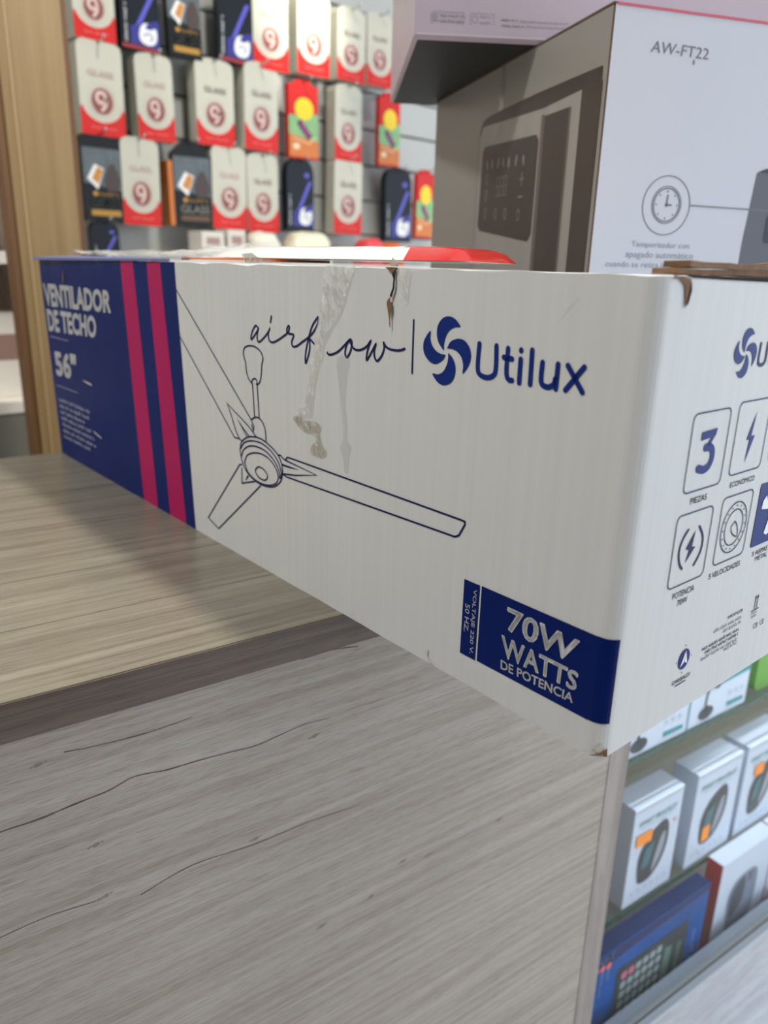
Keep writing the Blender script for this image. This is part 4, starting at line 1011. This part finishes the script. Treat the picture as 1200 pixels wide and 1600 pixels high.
M_PGOLD = mat('pack_gold', (176, 130, 36), 0.4)
M_AMBER = mat('pack_amber', (196, 132, 52), 0.4)
M_SLATE = mat('pack_slate', (88, 97, 100), 0.35, noise_amt=0.3, noise_scale=(60, 60, 40))
M_NAVYD = mat('pack_midnight', (14, 20, 30), 0.3, spec=0.25)
M_VIOLET = mat('pack_indigo', (34, 32, 128), 0.35)
M_STREAK = mat('pack_streak', (86, 84, 190), 0.3)
M_PWHT = mat('pack_white_ink', (232, 232, 230), 0.4)
M_YEL = mat('pack_yellow', (238, 204, 20), 0.4)
M_GRN = mat('pack_green', (132, 178, 120), 0.4, noise_amt=0.15, noise_scale=(60, 60, 60))
M_ORG = mat('pack_orange', (206, 116, 40), 0.4, noise_amt=0.1, noise_scale=(60, 60, 60))
M_MAG = mat('pack_magenta', (150, 40, 120), 0.4)

def base_pack(name, kind, depth, m_front):
    o = bpy.data.objects.new(name, None); COL.objects.link(o)
    MB().prism(outline(kind), 0.0, depth).build('card', m_front, o)
    return o
P_ = {}
# white pack with red foot and round emblem
o = base_pack('glass_protector_pack', 'w', 0.034, M_PKW)
hw = PW / 2
scoop = [(-hw, 0.0), (hw, 0.0), (hw, 0.046)] + [(hw * math.cos(a) * 0.93, 0.060 + 0.036 * math.sin(a)) for a in [math.radians(-12 - 156 * k / 14) for k in range(15)]] + [(-hw, 0.046)]
decal('red_foot', [scoop], KF, 0.0006, M_RED, o)
decal('foot_lettering', fine_print(-0.022, 0.024, 0.012, 0.0165, 2, 0.0012, 0.0045), KF, 0.0010, mat('pack_pink_ink', (236, 120, 112), 0.5), o)
em = decal('emblem_disc', [ellipse(0, 0.062, 0.0205, 0.0235, 28)], KF, 0.0007, M_RINGB, o)
decal('emblem_ring', ring(0, 0.062, 0.0255, 0.029, 0.0014, 30), KF, 0.0007, M_RINGL, o)
decal('emblem_nine', ring(-0.002, 0.068, 0.0085, 0.0095, 0.0065, 20) + ribbon(smoothline([(0.0072, 0.066), (0.0060, 0.056), (-0.001, 0.046)], 5), 0.0060), KF, 0.0010, M_RINGL, em)
decal('name_lettering', text_in('GLASS', -0.024, 0.024, 0.104, 0.1155, 0.01), KF, 0.0006, M_GL, o)
P_['w'] = o
# black pack with photograph and gold band
def black_pack(kind, side):
    o = base_pack('glass_protector_pack', kind, 0.016, M_PB)
    decal('photo_print', [[(-hw * 0.97, 0.072), (hw * 0.97, 0.060), (hw * 0.97, 0.138), (-hw * 0.97, 0.138)]], KF, 0.0005, M_SLATE, o)
    decal('phone_print', [[(-0.034, 0.080), (-0.012, 0.060), (0.004, 0.100), (-0.016, 0.108)]], KF, 0.0008, M_PWHT, o)
    decal('screen_print', [[(-0.024, 0.080), (-0.010, 0.070), (0.002, 0.098), (-0.010, 0.104)]], KF, 0.0010, M_AMBER, o)
    decal('hand_print', [smoothline([(0.002, 0.075), (0.014, 0.105), (0.026, 0.110), (0.038, 0.086), (0.036, 0.064), (0.014, 0.058)], 3, True)], KF, 0.0008, mat('pack_brown_dark', (64, 48, 42), 0.4), o)
    decal('name_lettering', text_in('GLASS', -0.030, 0.036, 0.026, 0.042, 0.02), KF, 0.0006, mat('pack_grey_ink', (180, 176, 166), 0.4), o)
    decal('gold_band', [[(-0.030, 0.010), (0.036, 0.010), (0.036, 0.021), (-0.030, 0.021)]], KF, 0.0006, M_PGOLD if side is None else mat('pack_brown', (92, 66, 34), 0.4), o)
    decal('gold_mark', [ellipse(-0.018, 0.052, 0.006, 0.005, 10)] + fine_print(-0.008, 0.034, 0.049, 0.055, 5, 0.0012, 0.004), KF, 0.0007, M_PGOLD, o)
    if side is not None:
        MB().box(-hw - 0.010, -hw - 0.0002, 0.001, 0.040, 0.0, 0.128).build('side_card', side, o)
    return o
P_['b'] = black_pack('b', None)
P_['h'] = black_pack('h', M_ORG)
# dark blue pack with streak and white swirl emblem
def navy_pack(kind):
    o = base_pack('glass_protector_pack', kind, 0.020, M_NAVYD)
    decal('indigo_foot', [[(-hw * 0.55, 0.010), (hw * 0.98, 0.010), (hw * 0.98, 0.066), (-hw * 0.55, 0.044)]], KF, 0.0005, M_VIOLET, o)
    decal('light_streak', [[(-0.012, 0.045), (0.004, 0.056), (0.036, 0.118), (0.026, 0.118)]], KF, 0.0007, M_STREAK, o)
    decal('side_lettering', fine_print(0, 0.070, 0, 0.006, 12, 0.0014, 0.005), lambda s, t, n: (-0.030 - t, -n, 0.014 + s), 0.0007, M_PWHT, o)
    sw = [smoothline([(-0.004, 0.030), (0.002, 0.050), (0.016, 0.056), (0.010, 0.046), (0.022, 0.044), (0.034, 0.048), (0.036, 0.030), (0.028, 0.016), (0.012, 0.013), (0.0, 0.018)], 4, True)]
    e = decal('swirl_emblem', sw, KF, 0.0008, M_PWHT, o)
    decal('swirl_gap', ribbon(smoothline([(0.006, 0.030), (0.016, 0.036), (0.026, 0.030), (0.020, 0.022)], 4), 0.0022), KF, 0.0011, M_VIOLET, e)
    if kind == 'b':
        decal('red_foot', [[(-hw, 0.0), (hw, 0.0), (hw, 0.008), (-hw, 0.008)]], KF, 0.0006, mat('pack_dark_red', (146, 30, 36), 0.4), o)
    else:
        decal('top_mark', [ellipse(0.020, 0.132, 0.008, 0.006, 12)], KF, 0.0006, M_STREAK, o)
    return o
P_['n'] = navy_pack('b')
P_['r'] = navy_pack('r')
# rainbow pack with phone
o = base_pack('glass_protector_pack', 'b', 0.014, M_RED)
decal('green_field', [[(-hw, 0.052), (hw, 0.040), (hw, 0.100), (-hw, 0.092)]], KF, 0.0005, M_GRN, o)
decal('orange_field', [[(-hw, 0.004), (hw, 0.004), (hw, 0.040), (-hw, 0.052)]], KF, 0.0005, M_ORG, o)
decal('yellow_disc', [ellipse(0.002, 0.108, 0.027, 0.024, 24)], KF, 0.0008, M_YEL, o)
decal('phone_print', [[(-0.020, 0.076), (-0.008, 0.086), (0.024, 0.052), (0.012, 0.042)]], KF, 0.0010, M_PB, o)
decal('screen_print', [[(-0.014, 0.076), (-0.006, 0.082), (0.019, 0.054), (0.011, 0.047)]], KF, 0.0012, M_MAG, o)
decal('white_mark', [ellipse(-0.022, 0.026, 0.010, 0.007, 12)] + ribbon([(-0.03, 0.044), (0.016, 0.034), (0.034, 0.05)], 0.002), KF, 0.0008, mat('pack_cream_ink', (236, 206, 170), 0.4), o)
P_['c'] = o

LBL = [
 'white pack with red foot, top row, beside the wooden pillar',
 'dark blue pack with white swirl, top row, second from the pillar',
 'black pack with gold band, top row, between dark blue packs',
 'dark blue pack with swirl, top row, right of black pack',
 'bright white pack with red foot, top row, beside dark blue pack',
 'widest brightly lit white pack with red foot in the top row',
 'white pack with red foot, top row, second from the right end',
 'white pack with red foot, top row, rightmost beside the pink box',
 'white pack with red foot, second row, leftmost beside the wooden pillar',
 'white pack with red foot, second row, second from the pillar',
 'white pack with red foot, second row, third from the pillar',
 'white pack with red foot, second row, left of the rainbow pack',
 'red, yellow and green pack, second row, left one of two',
 'white pack with red foot, second row, between two rainbow packs',
 'red, yellow and green pack in the second row, rightmost',
 'black pack with phone picture, third row, beside the pillar',
 'white pack with red foot, third row, between the two black packs',
 'black pointed-top pack with orange side, third row',
 'white pack with red foot, third row, right of pointed black pack',
 'white pack with red foot, third row, left of navy pack',
 'round-topped navy pack with violet streak, third row, left one of two',
 'white pack with red foot, third row, between two round-topped navy packs',
 'round-topped navy pack with white swirl, third row, right one',
 'red, yellow and green pack, third row, beside air fryer box',
 'dark round-topped pack hanging lowest, beside the wooden pillar',
]
used = set()
M_CHROME = mat('hook_chrome', (190, 190, 190), 0.2, metal=1.0)
hook0 = None
for i, (k, cx, w_, zb, hh) in enumerate(PACKS):
    if k in used:
        o = copy_tree(P_[k])
    else:
        o = P_[k]; used.add(k)
    w_ = min(w_, 0.094)
    yoff = -0.07
    o.location = wl(cx, yoff, zb)
    tilt = [0.0, 0.03, -0.03, 0.02, -0.02][i % 5]
    o.rotation_euler = (0, tilt * 0.5, WA + tilt)
    o.scale = (w_ / PW, 1.0, hh / PHH)
    o['label'] = LBL[i]
    o['category'] = 'package'
    o['group'] = 'screen protector packs on the slat wall'
    hz = zb + hh * 0.955 + 0.0026
    if hook0 is None:
        hook0 = MB().tube([(0, 0.066, -0.004), (0, 0.0655, 0.0), (0, 0.03, 0.0), (0, -0.020, 0.0), (0, -0.028, 0.003), (0, -0.031, 0.009)], [0.0018, 0.0018, 0.0018, 0.0018, 0.0018, 0.0030], 8).build('display_hook', M_CHROME, None, True)
        hk = hook0
    else:
        hk = hook0.copy(); COL.objects.link(hk)
    p = wl(cx, yoff, hz)
    hk.location = p
    hk.rotation_euler = (0, 0, WA)
    tag(hk, 'chrome hook of the ' + LBL[i], 'hook', 'chrome hooks on the slat wall')
for k in P_:
    if k not in used:
        bpy.data.objects.remove(P_[k])

# ledge below the packs with small goods
lg = wl(-0.10, 0, 0.205)
ledge = thing('wall_ledge', 'narrow white ledge below the packs on the slat wall', 'shelf', lg, WA)
bevel_box('board', 0.0, 1.05, -0.20, -0.003, -0.018, 0.0, 0.002, mat('ledge_white', (214, 212, 206), 0.4), ledge)
for xx in (0.02, 1.01):
    MB().prism([(0, -0.0185), (0.012, -0.0185), (0.012, -0.09), (0, -0.09)], -0.12, -0.003).build('bracket', M_ALU, ledge)
    ledge.children[-1].location.x = xx
def lump(name, label, cat, x, y, wx, wy, hz, color, seed, rough=0.4):
    t = thing(name, label, cat, wl(x, y, 0.2052), WA)
    v, f = [], []
    NU, NV = 18, 9
    for i in range(NV + 1):
        ph = math.pi / 2 * i / NV
        for j in range(NU):
            a = 2 * math.pi * j / NU
            r = math.cos(ph) ** 0.45
            sx = abs(math.cos(a)) ** 0.6 * (1 if math.cos(a) >= 0 else -1)
            sy = abs(math.sin(a)) ** 0.6 * (1 if math.sin(a) >= 0 else -1)
            d = 1 + 0.22 * noise.noise(Vector((sx * 2.2, sy * 2.2, ph * 2 + seed)))
            v.append((wx / 2 * sx * r * d, wy / 2 * sy * r * d, hz * math.sin(ph) ** 0.7 * (1 + 0.18 * noise.noise(Vector((sx * 3, sy * 3, seed))))))
    for i in range(NV):
        for j in range(NU):
            f.append((i * NU + j, i * NU + (j + 1) % NU, (i + 1) * NU + (j + 1) % NU, (i + 1) * NU + j))
    f.append(tuple(reversed(range(NU))))
    m_ = mat(name + str(seed), color, rough, noise_amt=0.06, noise_scale=(40, 40, 40))
    obj('body', v, f, m_, t, True)
    MB().box(-wx * 0.22, wx * 0.22, -wy * 0.50, -wy * 0.46, hz * 0.2, hz * 0.45).build('paper_tag', mat('tag_cream' + str(seed), tuple(int(c * 0.9) for c in color), 0.6), t)
    return t
lump('soft_pouch', 'cream soft pouch on the wall ledge below the white pack', 'pouch', 0.18, -0.12, 0.082, 0.06, 0.062, (226, 222, 206), 1)
lump('soft_pouch', 'wider cream soft pouch on the wall ledge below the navy pack', 'pouch', 0.31, -0.12, 0.125, 0.07, 0.068, (232, 230, 204), 2)
lump('soft_pouch', 'red soft pouch on the wall ledge', 'pouch', 0.508, -0.12, 0.078, 0.06, 0.062, (226, 70, 76), 3)
lump('soft_pouch', 'orange soft pouch on the wall ledge beside the red one', 'pouch', 0.585, -0.12, 0.066, 0.06, 0.055, (220, 104, 40), 4)
for k, (x, wdt, hh) in enumerate([(0.045, 0.055, 0.060), (0.105, 0.045, 0.066)]):
    t = thing('small_carton', ['pale small carton at the left of the wall ledge', 'pale small carton beside the cream pouch on the wall ledge'][k], 'box', wl(x, -0.10, 0.2052), WA)
    bevel_box('body', -wdt / 2, wdt / 2, -0.03, 0.03, 0, hh, 0.0015, mat('small_carton%d' % k, (214, 208, 198), 0.5), t)
    MB().box(-wdt * 0.3, wdt * 0.3, -0.0306, -0.0301, hh * 0.55, hh * 0.8).build('printed_label', mat('small_carton_print', (160, 130, 124), 0.5), t)

# ------------------------------------------------------------------ goods inside the display counter
def cl(x, y, z):
    return C0 + Vector((math.cos(CA) * x - math.sin(CA) * y, math.sin(CA) * x + math.cos(CA) * y, z))
DF = lambda s, t, n: (s, -n, t)
M_DW = mat('display_box_white', (204, 216, 232), 0.35, noise_amt=0.02)
M_TEAL = mat('teal_ink', (24, 140, 150), 0.4)
M_DKPRINT = mat('dark_print', (40, 44, 48), 0.35)
M_ORANGE = mat('orange_sticker', (255, 150, 20), 0.5)
M_MINT = mat('mint_ink', (90, 178, 160), 0.4)
M_TEALSCR = mat('watch_screen_ink', (50, 104, 112), 0.35)
M_SILV = mat('silver_print', (150, 156, 168), 0.4)
# calculator box on the deck
calc = thing('calculator_box', 'blue calculator box standing at the front of the showcase deck', 'box', cl(0.3110, 0.030, -0.6498), CA)
bevel_box('carton', 0, 0.2155, 0, 0.0205, 0, 0.1375, 0.0008, mat('calc_blue', (4, 84, 166), 0.4, spec=0.2, noise_amt=0.35, noise_scale=(9, 9, 14)), calc)
obj('top_panel', [(0.0008, 0.0006, 0.13765), (0.2147, 0.0006, 0.13765), (0.2147, 0.020, 0.13765), (0.0008, 0.020, 0.13765)], [(0, 1, 2, 3)], mat('calc_top_navy', (16, 34, 84), 0.4, spec=0.2), calc)
decal('header_band', [[(0.0, 0.118), (0.10, 0.124), (0.2155, 0.128), (0.2155, 0.1372), (0, 0.1372)]], DF, 0.0004, mat('calc_navy', (12, 30, 92), 0.4, spec=0.2), calc)
decal('brand_lettering', fine_print(0.004, 0.036, 0.1265, 0.1345, 31, 0.0009, 0.006), DF, 0.0006, mat('calc_grey_ink', (120, 130, 170), 0.4), calc)
decal('calculator_picture', [roundrect(0.046, 0.180, -0.0, 0.101, 0.005)], DF, 0.0004, mat('calc_body', (46, 52, 54), 0.35), calc)
pic = calc.children[-1]
decal('display_picture', [[(0.133, 0.016), (0.147, 0.012), (0.150, 0.078), (0.136, 0.081)]], DF, 0.0007, mat('calc_display', (98, 134, 118), 0.35), pic)
decal('display_picture', [[(0.158, 0.010), (0.166, 0.008), (0.170, 0.074), (0.162, 0.076)]], DF, 0.0007, mat('calc_solar', (90, 116, 96), 0.35), pic)
for a in range(6):
    for b in range(6):
        x, z = 0.0555 + a * 0.0128, 0.091 - b * 0.0148
        pink = b == 0 and a < 2
        if b * 0.0148 > 0.09:
            continue
        decal('key', [roundrect(x, x + 0.0098, z - 0.0105, z, 0.0018, 3)], DF, 0.0007, mat('calc_key_pink', (214, 110, 140), 0.4) if pink else mat('calc_key', (158, 172, 172), 0.4), pic)
for k in range(3):
    decal('bullet', [ellipse(0.008 + k * 0.0105, 0.121 - k * 0.0012, 0.0042, 0.0042, 14)], DF, 0.0006, mat('calc_bullet', (240, 104, 80), 0.4), calc)
    decal('bullet_text', fine_print(0, [0.060, 0.034, 0.018][k], 0, 0.004, 40 + k, 0.0008, 0.003), lambda s, t, n, k=k: (0.0065 + k * 0.0105 + t, -n, 0.114 - s), 0.0006, mat('calc_pale_ink', (120, 160, 220), 0.4), calc)
decal('side_text', fine_print(0, 0.055, 0, 0.008, 50, 0.0014, 0.0055), lambda s, t, n: (0.192 + t, -n, 0.075 - s), 0.0006, mat('calc_pale_ink', (120, 160, 220), 0.4), calc)
# red and white mouse box
def mouse_box(x, label, sides):
    t = thing('mouse_box', label, 'box', cl(x, 0.030, -0.6498), CA)
    MB().add([(px, py, pz) for pz in (0, 0.150) for (px, py) in ((0, 0), (0.119, 0), (0.119, 0.0212), (0, 0.0212))], [(3, 2, 1, 0), (0, 1, 5, 4), (1, 2, 6, 5), (2, 3, 7, 6), (3, 0, 4, 7), (4, 5, 6, 7)]).build('carton', None, t, False, [M_DW, sides])
    ch = t.children[-1]
    for p, mi in zip(ch.data.polygons, (0, 0, 1, 1, 1, 0)):
        p.material_index = mi
    b = decal('mouse_picture', [smoothline([(0.086, 0.108), (0.062, 0.112), (0.036, 0.104), (0.026, 0.078), (0.034, 0.026), (0.052, 0.018), (0.076, 0.024), (0.090, 0.040), (0.092, 0.080)], 4, True)], DF, 0.0005, mat('mouse_grey', (128, 136, 156), 0.4, noise_amt=0.15, noise_scale=(30, 30, 12)), t)
    decal('mouse_shade', [smoothline([(0.060, 0.106), (0.040, 0.098), (0.032, 0.078), (0.036, 0.050), (0.050, 0.056), (0.062, 0.070)], 4, True)], DF, 0.0008, mat('mouse_dark', (66, 72, 78), 0.4), b)
    decal('mouse_wheel', [[(0.068, 0.094), (0.074, 0.095), (0.076, 0.108), (0.070, 0.108)]], DF, 0.0008, mat('mouse_dark', (66, 72, 78), 0.4), b)
    decal('corner_mark', [roundrect(0.010, 0.019, 0.018, 0.026, 0.001, 2)], DF, 0.0005, M_DKPRINT, t)
    return t
mouse_box(0.5490, 'white box with mouse picture and red sides beside the calculator box', mat('mouse_red', (206, 52, 40), 0.4))
mouse_box(0.6715, 'white box with pale red side at the right end of the showcase deck', mat('mouse_pale_red', (214, 130, 122), 0.4))
decal('red_foot', [[(0.0, 0.0), (0.119, 0.0), (0.119, 0.012), (0.0, 0.034)]], DF, 0.0004, mat('mouse_red', (206, 52, 40), 0.4), [o for o in bpy.data.objects if o.name.startswith('mouse_box')][-1])
# smart bracelet boxes on the lower glass shelf
def watch_box(x, w_, sticker, label):
    t = thing('smart_bracelet_box', label, 'box', cl(x, 0.0555, -0.5023), CA, group='smart bracelet boxes in the showcase')
    bevel_box('carton', 0, w_, 0, 0.034, 0, 0.138, 0.0012, M_DW, t)
    MB().box(0.003, w_ - 0.003, -0.0005, -0.0001, 0.1335, 0.1348).build('lid_seam', mat('seam_grey', (176, 178, 176), 0.5), t)
    decal('title_lettering', text_in('SMART BRACELET', 0.010, w_ - 0.010, 0.1115, 0.1180, 0.004), DF, 0.0005, M_MINT, t)
    decal('subtitle', fine_print(0.016, w_ - 0.018, 0.1065, 0.1088, 60, 0.0004, 0.0016), DF, 0.0005, M_MINT, t)
    bx, bz = w_ * 0.47, 0.062
    wp = decal('bracelet_picture', [smoothline([(bx - 0.022, bz - 0.026), (bx - 0.024, bz + 0.004), (bx - 0.012, bz + 0.026), (bx + 0.006, bz + 0.038), (bx + 0.020, bz + 0.040), (bx + 0.027, bz + 0.026), (bx + 0.027, bz), (bx + 0.018, bz - 0.022), (bx + 0.002, bz - 0.036), (bx - 0.016, bz - 0.036)], 4, True)], DF, 0.0005, M_DKPRINT, t)
    decal('strap_gap', [smoothline([(bx + 0.003, bz - 0.026), (bx + 0.011, bz + 0.014), (bx + 0.020, bz + 0.024), (bx + 0.021, bz + 0.002), (bx + 0.012, bz - 0.018)], 4, True)], DF, 0.0008, M_SILV, wp)
    decal('screen_picture', [[(bx - 0.017, bz - 0.016), (bx - 0.003, bz - 0.012), (bx + 0.002, bz + 0.018), (bx - 0.014, bz + 0.012)]], DF, 0.0009, M_TEALSCR, wp)
    decal('icon_row', [ellipse(0.014 + k * 0.012, 0.016, 0.0026, 0.0026, 10) for k in range(6)], DF, 0.0005, mat('pale_icon', (184, 196, 206), 0.4), t)
    decal('price_sticker', [roundrect(*sticker, 0.002, 3)], DF, 0.0012, M_ORANGE, t)
    return t
w1 = watch_box(0.3870, 0.0885, (0.008, 0.036, 0.084, 0.100), 'smart bracelet box with wide orange sticker beside the wooden post')
decal('pink_seal', [ellipse(0.078, 0.094, 0.003, 0.003, 10)], DF, 0.0006, mat('pink_seal', (232, 160, 172), 0.5), w1)
watch_box(0.5030, 0.0935, (0.026, 0.042, 0.030, 0.052), 'smart bracelet box with orange sticker over the strap, middle of three')
watch_box(0.6080, 0.0935, (0.022, 0.044, 0.086, 0.103), 'smart bracelet box at the right of three in the showcase')
# desk microphone boxes on the upper glass shelf
def mic_box(x, w_, label):
    t = thing('microphone_box', label, 'box', cl(x, 0.0555, -0.2868), CA, group='microphone boxes on the upper showcase shelf')
    bevel_box('carton', 0, w_, 0, 0.07, 0, 0.115, 0.0010, M_DW, t)
    decal('teal_band', [[(0.0005, 0.040), (w_ - 0.0005, 0.046), (w_ - 0.0005, 0.056), (0.0005, 0.052)]], DF, 0.0004, M_TEAL, t)
    decal('dark_header', [[(0.0005, 0.052), (w_ - 0.0005, 0.056), (w_ - 0.0005, 0.1145), (0.0005, 0.1145)]], DF, 0.0004, mat('mic_header', (58, 78, 90), 0.4), t)
    mp = decal('microphone_picture', [ellipse(0.034, 0.013, 0.014, 0.0085, 18)] + ribbon(smoothline([(0.034, 0.014), (0.031, 0.030), (0.036, 0.048), (0.046, 0.056)], 4), 0.0032) + [ellipse(0.050, 0.044, 0.006, 0.004, 12)], DF, 0.0007, mat('mic_dark', (36, 48, 54), 0.35), t)
    decal('title_bar', [[(0.075, 0.008), (w_ - 0.008, 0.008), (w_ - 0.008, 0.013), (0.075, 0.014)]], DF, 0.0006, M_TEAL, t)
    decal('icon_row', [ellipse(0.078 + k * 0.012, 0.026, 0.0028, 0.0028, 10) for k in range(3)], DF, 0.0006, mat('pale_icon', (184, 196, 206), 0.4), t)
    decal('teal_edge', [[(0.0, 0.0), (0.0022, 0.0), (0.0022, 0.045), (0.0, 0.045)]], DF, 0.0006, mat('teal_edge', (120, 176, 186), 0.4), t)
    return t
mic_box(0.3390, 0.1175, 'white and teal microphone box on the upper glass shelf, next to the wooden post')
mic_box(0.4570, 0.1155, 'white and teal microphone box on the upper glass shelf, right one of two')
gp = thing('green_pack', 'bright green pack on the upper glass shelf of the showcase', 'package', cl(0.6020, 0.062, -0.2868), CA)
MB().prism(roundrect(0.0, 0.11, 0.0, 0.13, 0.012), 0.0, 0.03).build('pouch', mat('pack_lime', (92, 158, 36), 0.4, noise_amt=0.1, noise_scale=(20, 20, 20)), gp)
decal('label_print', [roundrect(0.025, 0.09, 0.04, 0.10, 0.006)], DF, 0.0005, mat('lime_label', (216, 226, 196), 0.5), gp)
